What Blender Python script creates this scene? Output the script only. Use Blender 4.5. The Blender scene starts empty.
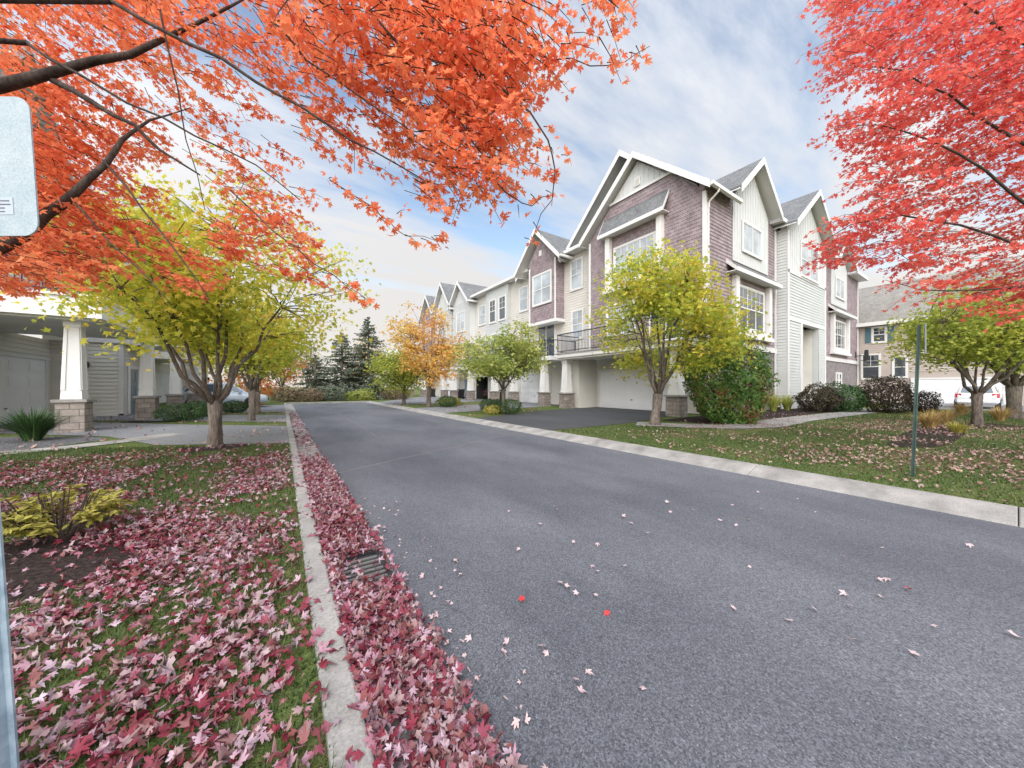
import bpy, math, random
import numpy as np
from math import sin, cos, pi, radians

RNG = np.random.default_rng(11)
RND = random.Random(5)
scene = bpy.context.scene
COL = scene.collection
ORG = {}

# ------------------------------------------------------------------ camera
TH = radians(33.98); ST, CT = sin(TH), cos(TH)
FPX, EYE, V0 = 341.3, 1.4, 386.5
cam_d = bpy.data.cameras.new('camera'); cam = bpy.data.objects.new('camera', cam_d); COL.objects.link(cam)
cam.location = (0, 0, EYE); cam.rotation_euler = (radians(90), 0, -TH)
cam_d.sensor_width = 36; cam_d.lens = 12.0; cam_d.clip_start = .05; cam_d.clip_end = 3000
cam_d.shift_y = (V0-384)/1024
scene.camera = cam

def at(u, v, Z):                    # point seen at pixel (u,v), Z metres in front of the lens
    r = (u-512)/FPX*Z
    return np.array([r*CT+Z*ST, -r*ST+Z*CT, EYE-(v-V0)/FPX*Z])
def ground(u, v, z=.1):             # where the ray of a pixel meets the height z
    return at(u, v, FPX*(EYE-z)/(v-V0))

# ------------------------------------------------------------------ mesh helpers
def link(name, me, mat, parent=None, smooth=False):
    o = bpy.data.objects.new(name, me); COL.objects.link(o)
    if mat: me.materials.append(mat)
    if parent: o.parent = parent
    if smooth: me.polygons.foreach_set('use_smooth', np.ones(len(me.polygons), bool))
    return o
def tag(o, label=None, cat=None, group=None, kind=None):
    if label: o['label'] = label
    if cat: o['category'] = cat
    if group: o['group'] = group
    if kind: o['kind'] = kind
    return o
def thing(name, label, cat, loc=(0,0,0), rz=0, group=None, local=False):
    o = bpy.data.objects.new(name, None); COL.objects.link(o)
    o.empty_display_size = .2
    o.location = loc; o.rotation_euler = (0,0,rz)
    ORG[o.name] = (0,0,0) if local else tuple(loc)
    return tag(o, label, cat, group)
def origin_of(p):
    while p.parent: p = p.parent
    return np.array(ORG.get(p.name, (0,0,0)), float)

class MB:
    def __init__(s): s.v = []; s.f = []
    def add(s, pts, faces):
        b = len(s.v); s.v += [tuple(p) for p in pts]; s.f += [tuple(i+b for i in f) for f in faces]; return s
    def quad(s, a, b, c, d): return s.add([a,b,c,d], [(0,1,2,3)])
    def hexa(s, p):                 # eight corners: bottom ring then top ring
        return s.add(p, [(3,2,1,0),(4,5,6,7),(0,1,5,4),(1,2,6,5),(2,3,7,6),(3,0,4,7)])
    def box(s, x0,y0,z0,x1,y1,z1):
        return s.hexa([(x0,y0,z0),(x1,y0,z0),(x1,y1,z0),(x0,y1,z0),(x0,y0,z1),(x1,y0,z1),(x1,y1,z1),(x0,y1,z1)])
    def frustum(s, cx,cy,z0,hx0,hy0,z1,hx1,hy1):
        return s.hexa([(cx-hx0,cy-hy0,z0),(cx+hx0,cy-hy0,z0),(cx+hx0,cy+hy0,z0),(cx-hx0,cy+hy0,z0),
                       (cx-hx1,cy-hy1,z1),(cx+hx1,cy-hy1,z1),(cx+hx1,cy+hy1,z1),(cx-hx1,cy+hy1,z1)])
    def prism(s, poly, ext):        # polygon (3D pts) extruded by vector
        n = len(poly); e = np.array(ext, float); p = [np.array(q, float) for q in poly]
        return s.add(p+[q+e for q in p], [tuple(range(n))[::-1], tuple(range(n,2*n))]+[(i,(i+1)%n,(i+1)%n+n,i+n) for i in range(n)])
    def tube(s, path, rad, n=6, cap=True):
        P = [np.array(p, float) for p in path]; m = len(P)
        if np.isscalar(rad): rad = [rad]*m
        ref = np.array([0,0,1.]) if abs((P[-1]-P[0])[2]) < .8*np.linalg.norm(P[-1]-P[0])+1e-9 else np.array([1.,0,0])
        b = len(s.v)
        for i in range(m):
            t = P[min(i+1,m-1)]-P[max(i-1,0)]; t = t/(np.linalg.norm(t)+1e-9)
            a = np.cross(t, ref); a /= np.linalg.norm(a)+1e-9; c = np.cross(t, a)
            for k in range(n):
                w = 2*pi*k/n; s.v.append(tuple(P[i]+rad[i]*(cos(w)*a+sin(w)*c)))
        for i in range(m-1):
            for k in range(n):
                k2 = (k+1)%n; s.f.append((b+i*n+k, b+i*n+k2, b+(i+1)*n+k2, b+(i+1)*n+k))
        if cap: s.f.append(tuple(b+k for k in range(n))[::-1]); s.f.append(tuple(b+(m-1)*n+k for k in range(n)))
        return s
    def lathe(s, c, axis, prof, n=16):   # prof: (distance along axis, radius)
        ax = np.array(axis, float); ax /= np.linalg.norm(ax); c = np.array(c, float)
        return s.tube([c+ax*d+1e-6*i*ax for i,(d,r) in enumerate(prof)], [r for d,r in prof], n)
    def build(s, name, mat, parent=None, smooth=False, bevel=0):
        me = bpy.data.meshes.new(name)
        v = np.array(s.v, float)
        if parent is not None: v = v-origin_of(parent)
        me.from_pydata(v.tolist(), [], s.f); me.update()
        o = link(name, me, mat, parent, smooth)
        if bevel:
            b = o.modifiers.new('bevel','BEVEL'); b.width = bevel; b.segments = 2; b.limit_method = 'ANGLE'
        return o

def tri_mesh(name, V, T, mat, parent=None, smooth=False):
    me = bpy.data.meshes.new(name)
    if parent is not None: V = V-origin_of(parent)
    V = np.ascontiguousarray(V, dtype=np.float32); T = np.ascontiguousarray(T, dtype=np.int32)
    me.vertices.add(len(V)); me.vertices.foreach_set('co', V.ravel())
    me.loops.add(T.size); me.loops.foreach_set('vertex_index', T.ravel())
    me.polygons.add(len(T)); me.polygons.foreach_set('loop_start', np.arange(0, T.size, 3, dtype=np.int32))
    me.polygons.foreach_set('loop_total', np.full(len(T), 3, np.int32))
    me.update(calc_edges=True)
    return link(name, me, mat, parent, smooth)

def star(half):
    pts = [(0.,0.)]
    ang = half+[(360-a, r) for a,r in half[::-1] if 0 < a < 180]
    for a,r in ang: pts.append((r*sin(radians(a)), r*cos(radians(a))))
    n = len(pts)-1
    return np.array(pts), np.array([(0, 1+i, 1+(i+1)%n) for i in range(n)])
SHAPES = {
 'maple': star([(0,1.0),(9,.72),(17,.7),(24,.4),(38,.74),(49,.95),(58,.66),(68,.62),(80,.34),(96,.55),(108,.66),(122,.4),(150,.3),(180,.16)]),
 'star':  star([(0,1.0),(24,.45),(50,.9),(80,.42),(108,.6),(180,.15)]),
 'curl':  star([(0,.9),(14,.7),(26,.48),(44,.8),(58,.72),(74,.42),(100,.6),(130,.35),(180,.2)]),
 'oval':  star([(0,1.0),(35,.6),(90,.42),(145,.6),(180,.95)]),
 'rhomb': (np.array([(0,-.8),(.5,.05),(0,.9),(-.5,.05)]), np.array([(0,1,2),(0,2,3)])),
}
def unit(a): return a/(np.linalg.norm(a, axis=-1, keepdims=True)+1e-9)
def leaves(name, P, size, nrm, tip, shape, mat, parent=None, fold=.25, droop=.25):
    S, T = SHAPES[shape]; N = len(P); k = len(S)
    n = unit(nrm); t = unit(tip-n*(tip*n).sum(1, keepdims=True)); x = np.cross(t, n)
    size = np.broadcast_to(size, N)
    f = fold*RNG.uniform(-.4, 1.4, N); d = droop*RNG.uniform(.0, 2., N)
    zz = f[:,None]*np.abs(S[None,:,0])-d[:,None]*(S[None,:,1]**2)
    wx = RNG.uniform(.68,1.12,N); sk = RNG.normal(size=N)*.12
    SX = S[None,:,0]*wx[:,None]+sk[:,None]*S[None,:,1]**2
    V = P[:,None]+size[:,None,None]*(SX[...,None]*x[:,None]+S[None,:,1,None]*t[:,None]+zz[...,None]*n[:,None])
    TT = (T[None]+(np.arange(N)*k)[:,None,None]).reshape(-1,3)
    return tri_mesh(name, V.reshape(-1,3), TT, mat, parent)
def rvec(n, xy=1., z=1.):
    a = RNG.normal(size=(n,3)); a[:,:2] *= xy; a[:,2] *= z; return a
_NK = RNG.normal(size=(10,3)); _NP = RNG.uniform(0, 6.28, 10)
def noise3(P, freq):                # smooth pseudo noise, about -1..1
    P = np.atleast_2d(P); return np.sin(P@(_NK.T*freq)+_NP).sum(1)/3.2

# ------------------------------------------------------------------ materials
def new_mat(name, rough=.6, spec=.5):
    m = bpy.data.materials.new(name); m.use_nodes = True
    nt = m.node_tree; b = nt.nodes['Principled BSDF']
    b.inputs['Roughness'].default_value = rough; b.inputs['Specular IOR Level'].default_value = spec
    return m, nt, b
def node(nt, typ, **kw):
    n = nt.nodes.new(typ)
    for k, v in kw.items():
        if k in n.inputs.keys() if isinstance(k, str) else False: n.inputs[k].default_value = v
        else: setattr(n, k, v)
    return n
def c4(c): return (c[0], c[1], c[2], 1)
def ramp(nt, fac, stops):
    r = nt.nodes.new('ShaderNodeValToRGB'); e = r.color_ramp.elements
    while len(e) < len(stops): e.new(.5)
    for el, (p, c) in zip(e, stops): el.position = p; el.color = c4(c)
    nt.links.new(fac, r.inputs['Fac']); return r.outputs['Color']
def coords(nt, scale=(1,1,1)):
    t = nt.nodes.new('ShaderNodeTexCoord'); m = nt.nodes.new('ShaderNodeMapping'); m.inputs['Scale'].default_value = scale
    g = nt.nodes.new('ShaderNodeNewGeometry')
    nt.links.new(g.outputs['Position'], m.inputs['Vector']); return m.outputs['Vector']
def noise(nt, vec, scale, detail=4, rough=.55):
    n = nt.nodes.new('ShaderNodeTexNoise'); n.inputs['Scale'].default_value = scale
    n.inputs['Detail'].default_value = detail; n.inputs['Roughness'].default_value = rough
    nt.links.new(vec, n.inputs['Vector']); return n.outputs['Fac']
def mix(nt, fac, a, b, mode='MIX'):
    m = nt.nodes.new('ShaderNodeMix'); m.data_type = 'RGBA'; m.blend_type = mode
    for s, v in ((0, fac), (6, a), (7, b)):
        if hasattr(v, 'is_output'): nt.links.new(v, m.inputs[s])
        else: m.inputs[s].default_value = c4(v) if isinstance(v, tuple) else v
    return m.outputs[2]
def bump(nt, b, h, strength=.3, dist=.02):
    n = nt.nodes.new('ShaderNodeBump'); n.inputs['Strength'].default_value = strength; n.inputs['Distance'].default_value = dist
    nt.links.new(h, n.inputs['Height']); nt.links.new(n.outputs['Normal'], b.inputs['Normal'])
def speck(name, stops, scale=3., rough=.7, spec=.3, bstr=.25, bdist=.01, detail=6, stretch=(1,1,1), fine=None):
    m, nt, b = new_mat(name, rough, spec); v = coords(nt, stretch)
    n = noise(nt, v, scale, detail); col = ramp(nt, n, stops)
    if fine:
        n2 = noise(nt, v, fine[0], 2); col = mix(nt, fine[1], col, ramp(nt, n2, [(.3,(.0,.0,.0)),(.7,(1,1,1))]), 'OVERLAY'); n = n2
    nt.links.new(col, b.inputs['Base Color'])
    if bstr: bump(nt, b, n, bstr, bdist)
    return m
def shade(c, k): return tuple(min(1, x*k) for x in c)
def paint(name, c, rough=.5, var=.12, scale=1.2, spec=.4):
    return speck(name, [(.3, shade(c,1-var)), (.7, shade(c,1+var*.4))], scale, rough, spec, .06, .004)
def leafmat(name, stops, trans=.35, nscale=.6, nw=.45, rough=.55):
    m, nt, b = new_mat(name, rough, .25); g = nt.nodes.new('ShaderNodeNewGeometry')
    n = noise(nt, coords(nt), nscale, 3)
    mr = nt.nodes.new('ShaderNodeMapRange'); mr.inputs[1].default_value = .3; mr.inputs[2].default_value = .7
    nt.links.new(n, mr.inputs[0])
    a = nt.nodes.new('ShaderNodeMath'); a.operation = 'MULTIPLY'; a.inputs[1].default_value = 1-nw; nt.links.new(g.outputs['Random Per Island'], a.inputs[0])
    c = nt.nodes.new('ShaderNodeMath'); c.operation = 'MULTIPLY_ADD'; c.inputs[1].default_value = nw
    nt.links.new(mr.outputs[0], c.inputs[0]); nt.links.new(a.outputs[0], c.inputs[2])
    col = ramp(nt, c.outputs[0], stops)
    nt.links.new(col, b.inputs['Base Color'])
    if trans:
        t = nt.nodes.new('ShaderNodeBsdfTranslucent'); nt.links.new(col, t.inputs['Color'])
        s = nt.nodes.new('ShaderNodeMixShader'); s.inputs[0].default_value = trans
        nt.links.new(b.outputs[0], s.inputs[1]); nt.links.new(t.outputs[0], s.inputs[2])
        nt.links.new(s.outputs[0], nt.nodes['Material Output'].inputs['Surface'])
    return m
def brick(name, axis, c1, c2, mortar, bw, bh, ms=.012, rough=.8, offs=.5, bstr=.4, var=None):
    """masonry or shingle pattern; axis 'xz','yz' or 'xy' picks the plane it lies in"""
    m, nt, b = new_mat(name, rough, .3)
    g = nt.nodes.new('ShaderNodeNewGeometry'); sp = nt.nodes.new('ShaderNodeSeparateXYZ'); cb = nt.nodes.new('ShaderNodeCombineXYZ')
    nt.links.new(g.outputs['Position'], sp.inputs[0])
    if axis == 'w':                # wraps both wall directions: x+y along, z up
        ad = nt.nodes.new('ShaderNodeMath'); ad.operation = 'ADD'; nt.links.new(sp.outputs['X'], ad.inputs[0]); nt.links.new(sp.outputs['Y'], ad.inputs[1])
        nt.links.new(ad.outputs[0], cb.inputs['X']); nt.links.new(sp.outputs['Z'], cb.inputs['Y'])
    else:
        nt.links.new(sp.outputs[axis[0].upper()], cb.inputs['X']); nt.links.new(sp.outputs[axis[1].upper()], cb.inputs['Y'])
    t = nt.nodes.new('ShaderNodeTexBrick'); t.offset = offs
    for k, v in (('Color1',c4(c1)),('Color2',c4(c2)),('Mortar',c4(mortar)),('Scale',1.),('Mortar Size',ms),('Mortar Smooth',.3),('Brick Width',bw),('Row Height',bh)):
        t.inputs[k].default_value = v
    nt.links.new(cb.outputs[0], t.inputs['Vector'])
    n = noise(nt, g.outputs['Position'], 2.5 if not var else var, 6)
    col = mix(nt, .5, t.outputs['Color'], ramp(nt, n, [(.3,(.3,.3,.3)),(.7,(.68,.68,.68))]), 'OVERLAY')
    nt.links.new(col, b.inputs['Base Color'])
    inv = nt.nodes.new('ShaderNodeMath'); inv.operation = 'SUBTRACT'; inv.inputs[0].default_value = 1; nt.links.new(t.outputs['Fac'], inv.inputs[1])
    bump(nt, b, inv.outputs[0], bstr, .015)
    return m

M = {}
M['white'] = paint('white painted trim', (.66,.655,.64), .45, .06)
M['door_white'] = paint('white door paint', (.76,.765,.77), .4, .05)
M['beige'] = paint('pale beige siding', (.60,.575,.53), .6, .08)
M['bluegrey'] = paint('pale blue grey siding', (.52,.535,.525), .6, .08)
M['left_siding'] = paint('warm grey siding', (.66,.64,.59), .6, .08)
M['batten'] = paint('white board and batten', (.54,.55,.545), .5, .05)
M['tan'] = paint('tan siding', (.43,.37,.33), .6, .08)
M['mauve'] = brick('mauve shingle siding', 'w', (.25,.20,.212), (.335,.272,.285), (.13,.10,.11), .21, .17, .008, .75, .43, .25)
M['stone'] = brick('grey brown block', 'w', (.30,.26,.23), (.21,.18,.165), (.14,.13,.12), .36, .19, .012, .85, .5, .6, 6.)
M['greyblock'] = brick('grey block', 'w', (.25,.22,.225), (.19,.17,.175), (.15,.14,.14), .30, .15, .01, .85, .5, .4)
M['roof'] = speck('grey asphalt shingles', [(.3,(.115,.12,.125)),(.7,(.185,.19,.195))], 2.2, .85, .2, .5, .02, 6, (1,1,1), (18,.5))
M['roof_brown'] = speck('brown grey shingles', [(.3,(.19,.18,.165)),(.7,(.26,.245,.225))], 2.2, .85, .2, .5, .02, 6, (1,1,1), (18,.4))
M['dark_metal'] = paint('black metal', (.02,.021,.024), .4, .2)
M['navy_rail'] = paint('dark blue railing', (.028,.034,.05), .4, .2)
M['bin'] = paint('black plastic', (.018,.018,.02), .45, .2)
M['green_post'] = speck('green painted steel', [(.35,(.035,.075,.065)),(.65,(.07,.125,.105))], 5, .5, .4, .15, .003)
M['galv'] = speck('weathered galvanised steel', [(.3,(.16,.23,.29)),(.5,(.27,.35,.42)),(.7,(.36,.45,.52))], 14, .4, .5, .08, .002)
M['galv'].node_tree.nodes['Principled BSDF'].inputs['Metallic'].default_value = .25
M['old_iron'] = paint('old cast iron', (.16,.155,.15), .6, .25)
M['plate'] = speck('bare aluminium back', [(.35,(.27,.335,.38)),(.65,(.33,.39,.425))], 11, .5, .5, .05, .002, fine=(160,.15))
M['sticker'] = paint('grey sticker', (.36,.41,.47), .5, .1)
M['ink'] = paint('ink', (.1,.1,.13), .6, .1)
M['orange_door'] = paint('orange door', (.62,.22,.06), .4, .08)
M['door_teal'] = paint('grey blue door', (.20,.27,.30), .4, .1)
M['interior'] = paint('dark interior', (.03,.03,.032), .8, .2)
M['shutter'] = paint('teal shutter', (.07,.14,.17), .5, .1)
M['wood_end'] = paint('deck soffit', (.72,.70,.66), .6, .1)
def glass(name, base, rough=.06):
    m, nt, b = new_mat(name, rough, .8)
    v = coords(nt); n = noise(nt, v, .9, 3)
    nt.links.new(ramp(nt, n, [(.35, shade(base,.7)), (.65, shade(base,1.25))]), b.inputs['Base Color'])
    b.inputs['Coat Weight'].default_value = .7; b.inputs['Coat Roughness'].default_value = .03
    return m
M['pane_dark'] = glass('dark window glass', (.045,.055,.065))
M['pane_blind'] = glass('glass over white blind', (.36,.40,.43), .2)
M['car_glass'] = glass('car glass', (.05,.075,.10))
def carpaint(name, c):
    m, nt, b = new_mat(name, .3, .5); b.inputs['Coat Weight'].default_value = .8; b.inputs['Coat Roughness'].default_value = .06
    nt.links.new(ramp(nt, noise(nt, coords(nt), 1.5, 3), [(.3,shade(c,.93)),(.7,c)]), b.inputs['Base Color']); return m
M['car_silver'] = carpaint('silver blue car paint', (.42,.49,.56)); M['car_white'] = carpaint('white car paint', (.75,.76,.78)); M['car_dark'] = carpaint('dark car paint', (.05,.01,.012))
M['tyre'] = paint('tyre rubber', (.015,.015,.016), .8, .2); M['rim'] = paint('alloy', (.35,.36,.38), .3, .1)
M['red_lamp'] = paint('red lamp lens', (.45,.02,.03), .2, .1); M['lamp_clear'] = paint('clear lamp lens', (.65,.68,.72), .15, .1)
M['bark'] = speck('grey brown bark', [(.3,(.075,.06,.05)),(.7,(.20,.17,.145))], 5, .9, .2, .8, .02, 8, (1,1,.22), (30,.4))
M['bark_dark'] = speck('dark maple bark', [(.3,(.028,.02,.018)),(.7,(.085,.062,.052))], 7, .9, .2, .6, .01, 8, (1,1,.5), (40,.4))
# leaves
M['l_orange'] = leafmat('orange red maple leaves', [(0,(.42,.06,.045)),(.15,(.76,.18,.09)),(.6,(.90,.29,.13)),(1,(.94,.42,.19))], .6, .8, .4)
M['l_red'] = leafmat('red maple leaves', [(0,(.42,.035,.045)),(.22,(.74,.10,.09)),(.65,(.86,.19,.14)),(1,(.90,.32,.19))], .55, .8, .4)
M['l_green_yellow'] = leafmat('green yellow leaves', [(0,(.20,.28,.05)),(.3,(.44,.50,.07)),(.62,(.72,.66,.09)),(.85,(.82,.60,.10)),(1,(.84,.42,.12))], .5, .35, .5)
M['l_yellow'] = leafmat('yellow leaves', [(0,(.17,.27,.05)),(.38,(.40,.48,.07)),(.68,(.72,.64,.10)),(1,(.80,.52,.11))], .5, .5, .55)
M['l_lime'] = leafmat('lime leaves', [(0,(.15,.22,.04)),(.45,(.36,.42,.075)),(1,(.66,.60,.11))], .5, .4, .45)
M['l_green'] = leafmat('green leaves', [(0,(.18,.25,.07)),(.5,(.42,.47,.12)),(1,(.64,.58,.18))], .5, .5, .45)
M['l_amber'] = leafmat('amber leaves', [(0,(.46,.40,.10)),(.4,(.74,.52,.13)),(.8,(.78,.42,.14)),(1,(.60,.26,.13))], .5, .3, .6)
M['l_boxwood'] = leafmat('boxwood leaves', [(0,(.018,.045,.016)),(.6,(.045,.10,.03)),(1,(.10,.17,.06))], .1, 1.5, .3)
M['l_burning'] = leafmat('green and red shrub leaves', [(0,(.05,.12,.03)),(.48,(.13,.25,.06)),(.66,(.20,.22,.06)),(.76,(.23,.08,.05)),(1,(.36,.09,.06))], .3, 1.3, .6)
M['l_maroon'] = leafmat('maroon shrub leaves', [(0,(.028,.02,.018)),(.55,(.065,.042,.034)),(.8,(.075,.08,.033)),(1,(.11,.055,.042))], .2, 1.2, .4)
M['l_lowyellow'] = leafmat('yellow shrub leaves', [(0,(.20,.19,.04)),(.5,(.38,.35,.07)),(1,(.50,.44,.13))], .3, 3, .3)
M['l_dry'] = leafmat('dry tan grass', [(0,(.30,.20,.09)),(.5,(.45,.30,.13)),(1,(.5,.42,.14))], .2, 2, .3)
M['l_orangebush'] = leafmat('orange shrub leaves', [(0,(.40,.10,.03)),(.5,(.65,.22,.05)),(1,(.6,.33,.08))], .3, 1, .4)
M['l_brown'] = leafmat('russet woodland leaves', [(0,(.14,.11,.07)),(.5,(.26,.19,.125)),(1,(.34,.27,.18))], .3, .2, .5)
M['l_spruce'] = leafmat('spruce needles', [(0,(.095,.115,.085)),(.6,(.18,.215,.15)),(1,(.29,.31,.22))], .3, .7, .4)
M['l_fallen'] = leafmat('fallen maple leaves', [(0,(.085,.012,.024)),(.28,(.21,.026,.045)),(.48,(.28,.095,.13)),(.7,(.39,.255,.31)),(.93,(.52,.42,.48)),(1,(.44,.25,.14))], .12, 1.1, .35, .65)
M['l_fallen_dry'] = leafmat('dry fallen leaves', [(0,(.20,.06,.065)),(.4,(.32,.18,.16)),(.75,(.44,.33,.30)),(1,(.50,.38,.2))], .12, 1.0, .35, .7)
M['l_fallen_pale'] = leafmat('pale fallen leaf', [(0,(.46,.32,.33)),(1,(.60,.48,.48))], .1); M['l_fallen_red'] = leafmat('red fallen leaf', [(0,(.42,.02,.03)),(1,(.5,.05,.04))], .1)
M['l_fallen_torn'] = leafmat('curled dull fallen leaves', [(0,(.10,.02,.03)),(.3,(.19,.06,.06)),(.6,(.30,.19,.19)),(.9,(.42,.33,.35)),(1,(.34,.22,.12))], .08, 1.3, .35, .75)
M['l_grass'] = leafmat('grass blades', [(0,(.035,.062,.018)),(.5,(.075,.115,.035)),(.82,(.14,.155,.06)),(1,(.24,.20,.11))], .25, 1.2, .5)
# ground
def asphalt(name, lo, hi):
    m, nt, b = new_mat(name, .78, .35); v = coords(nt)
    big = noise(nt, coords(nt, (1,.45,1)), .55, 7, .62); fine = noise(nt, v, 210, 3, .7)
    vo = nt.nodes.new('ShaderNodeTexVoronoi'); vo.inputs['Scale'].default_value = 150; nt.links.new(v, vo.inputs['Vector'])
    col = ramp(nt, big, [(.3, lo), (.7, hi)])
    vc = nt.nodes.new('ShaderNodeTexVoronoi'); vc.feature = 'DISTANCE_TO_EDGE'; vc.inputs['Scale'].default_value = .42
    wv = nt.nodes.new('ShaderNodeVectorMath'); wv.operation = 'MULTIPLY_ADD'; wn = nt.nodes.new('ShaderNodeTexNoise'); wn.inputs['Scale'].default_value = 2.2; wn.inputs['Detail'].default_value = 6
    nt.links.new(v, wn.inputs['Vector']); nt.links.new(wn.outputs['Color'], wv.inputs[0]); wv.inputs[1].default_value = (.9,.9,.9); nt.links.new(v, wv.inputs[2]); nt.links.new(wv.outputs[0], vc.inputs['Vector'])
    crk = ramp(nt, vc.outputs['Distance'], [(.0,(1,1,1)),(.004,(0,0,0))]); msk = ramp(nt, noise(nt, v, .3, 2), [(.56,(0,0,0)),(.64,(.55,.55,.55))])
    col = mix(nt, mix(nt, 1.0, crk, msk, 'MULTIPLY'), col, (.035,.035,.04))
    oil = ramp(nt, noise(nt, coords(nt, (1,.6,1)), 1.3, 5, .7), [(.62,(0,0,0)),(.75,(.35,.35,.35))]); col = mix(nt, oil, col, shade(lo,.62))
    sp = ramp(nt, vo.outputs['Color'], [(.0,(.14,.14,.14)),(.6,(.45,.45,.45)),(.88,(.66,.66,.66)),(1,(1,1,1))])
    col = mix(nt, .95, col, sp, 'OVERLAY'); col = mix(nt, .5, col, ramp(nt, fine, [(.3,(.25,.25,.25)),(.7,(.75,.75,.75))]), 'OVERLAY')
    nt.links.new(col, b.inputs['Base Color']); bump(nt, b, fine, .5, .006); return m
M['asphalt'] = asphalt('asphalt', (.080,.086,.106), (.180,.186,.208))
M['asphalt_old'] = asphalt('driveway asphalt', (.17,.175,.19), (.25,.255,.27))
M['asphalt_dark'] = asphalt('sealed asphalt', (.055,.057,.064), (.085,.087,.095))
M['seam'] = speck('pavement seam', [(.3,(.16,.15,.15)),(.7,(.24,.225,.22))], 8, .9, .2)
M['concrete'] = speck('concrete', [(.3,(.185,.18,.17)),(.55,(.30,.29,.275)),(.75,(.38,.365,.345))], 2.6, .85, .2, .2, .004, 7, (1,1,1), (90,.2))
M['soil'] = speck('dark mulch', [(.3,(.016,.012,.012)),(.7,(.06,.045,.04))], 30, .95, .1, 1., .03)
M['rocks'] = brick('rock bed', 'xy', (.2,.2,.21), (.36,.36,.38), (.05,.05,.055), .09, .06, .02, .85, .37, 1., 8.)
def lawnmat(name, drift=.0):
    m, nt, b = new_mat(name, .95, .1); v = coords(nt)
    n = noise(nt, v, .55, 5, .65); n2 = noise(nt, v, 45, 3, .7)
    col = ramp(nt, n, [(.28,(.075,.12,.03)),(.5,(.11,.15,.045)),(.66,(.17,.16,.07)),(.8,(.24,.19,.12))])
    col = mix(nt, .8, col, ramp(nt, n2, [(.3,(.12,.12,.12)),(.7,(.8,.8,.8))]), 'OVERLAY')
    nt.links.new(col, b.inputs['Base Color']); bump(nt, b, n2, 1., .03); return m
M['lawn'] = lawnmat('lawn')

# ------------------------------------------------------------------ the ground
def sheet(name, poly, z, mat, kind='structure'):
    b = MB(); b.add([(x,y,z) for x,y in poly], [tuple(range(len(poly)))])
    return tag(b.build(name, mat), kind=kind)
sheet('ground', [(-900,-900),(900,-900),(900,900),(-900,900)], -.03, M['lawn'])
sheet('road', [(.60,-12),(6.15,-12),(6.15,31.8),(.60,31.8)], 0, M['asphalt'])
RX0, RX1 = 6.09, 6.58
def lawn(name, poly): return sheet(name, poly, .1, M['lawn'])
lawn('lawn', [(-60,-14),(.14,-14),(.14,32),(-60,32)])
lawn('lawn', [(6.56,-14),(90,-14),(90,32),(6.56,32)])
lawn('lawn', [(-200,32.3),(200,32.3),(200,400),(-200,400)])
k = MB(); g = MB(); y = -12.0
while y < 31.9:                                   # kerb stones with open joints
    y1 = min(y+2.4, 32)
    k.hexa([(.13,y+.003,-.02),(.29,y+.003,-.02),(.29,y1-.003,-.02),(.13,y1-.003,-.02),(.135,y+.003,.118),(.265,y+.003,.115),(.265,y1-.003,.115),(.135,y1-.003,.118)])
    g.hexa([(.28,y+.003,-.02),(.66,y+.003,-.02),(.66,y1-.003,-.02),(.28,y1-.003,-.02),(.28,y+.003,.018),(.66,y+.003,.006),(.66,y1-.003,.006),(.28,y1-.003,.018)])
    k.hexa([(RX0,y+.003,-.02),(RX1,y+.003,-.02),(RX1,y1-.003,-.02),(RX0,y1-.003,-.02),(RX0,y+.003,.006),(RX1-.14,y+.003,.104),(RX1-.14,y1-.003,.104),(RX0,y1-.003,.006)])
    k.hexa([(RX1-.14,y+.003,-.02),(RX1,y+.003,-.02),(RX1,y1-.003,-.02),(RX1-.14,y1-.003,-.02),(RX1-.14,y+.003,.104),(RX1,y+.003,.108),(RX1,y1-.003,.108),(RX1-.14,y1-.003,.104)])
    y = y1
k.box(.13,32,-.02,6.58,32.3,.12)
tag(k.build('kerb', M['concrete'], bevel=.012), kind='structure')
tag(g.build('gutter', M['concrete']), kind='structure')
# seams across the road
s = MB()
for a, b_ in (((.7,6.1),(6.05,8.6)),((2.2,10),(2.6,31))):
    p = [np.array([a[0]+(b_[0]-a[0])*t, a[1]+(b_[1]-a[1])*t]) for t in np.linspace(0,1,14)]
    d = unit(np.array([b_[0]-a[0], b_[1]-a[1]])); nrm = np.array([-d[1], d[0]])
    p = [q+nrm*RND.uniform(-.03,.03) for q in p]
    for i in range(13):
        w0, w1 = .018, .018
        s.quad(*[(q[0],q[1],.004) for q in (p[i]-nrm*w0, p[i]+nrm*w0, p[i+1]+nrm*w1, p[i+1]-nrm*w1)])
tag(s.build('pavement_seam', M['seam']), kind='structure')
# driveways
sheet('driveway', [(.13,9.3),(.13,13.4),(-2.5,15.6),(-6,19),(-8,22.2),(-8,17),(-5.6,14.9),(-3.7,13.1),(-2.3,10.6)], .112, M['asphalt_old'])
sheet('driveway', [(.13,14.9),(.13,18.6),(-8,23.5),(-8,21),(-4,18.2)], .114, M['asphalt_old'])
sheet('driveway', [(.13,21),(.13,29),(-8,29),(-8,22)], .112, M['asphalt_old'])
sheet('driveway', [(6.56,7.7),(6.56,12.4),(12,14.4),(16.6,14.9),(16.6,9.2),(10.5,7.7)], .112, M['asphalt_dark'])
sheet('driveway', [(6.56,15.6),(6.56,20.2),(16.6,23.4),(16.6,18),(11,16.4)], .112, M['asphalt_old'])
sheet('driveway', [(6.56,24),(6.56,29.5),(16.6,46),(16.6,27)], .112, M['asphalt_old'])
sheet('driveway', [(31,-4),(42,-4),(42,7),(36,5.2),(31,3.8)], .112, M['asphalt_old'])
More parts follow.
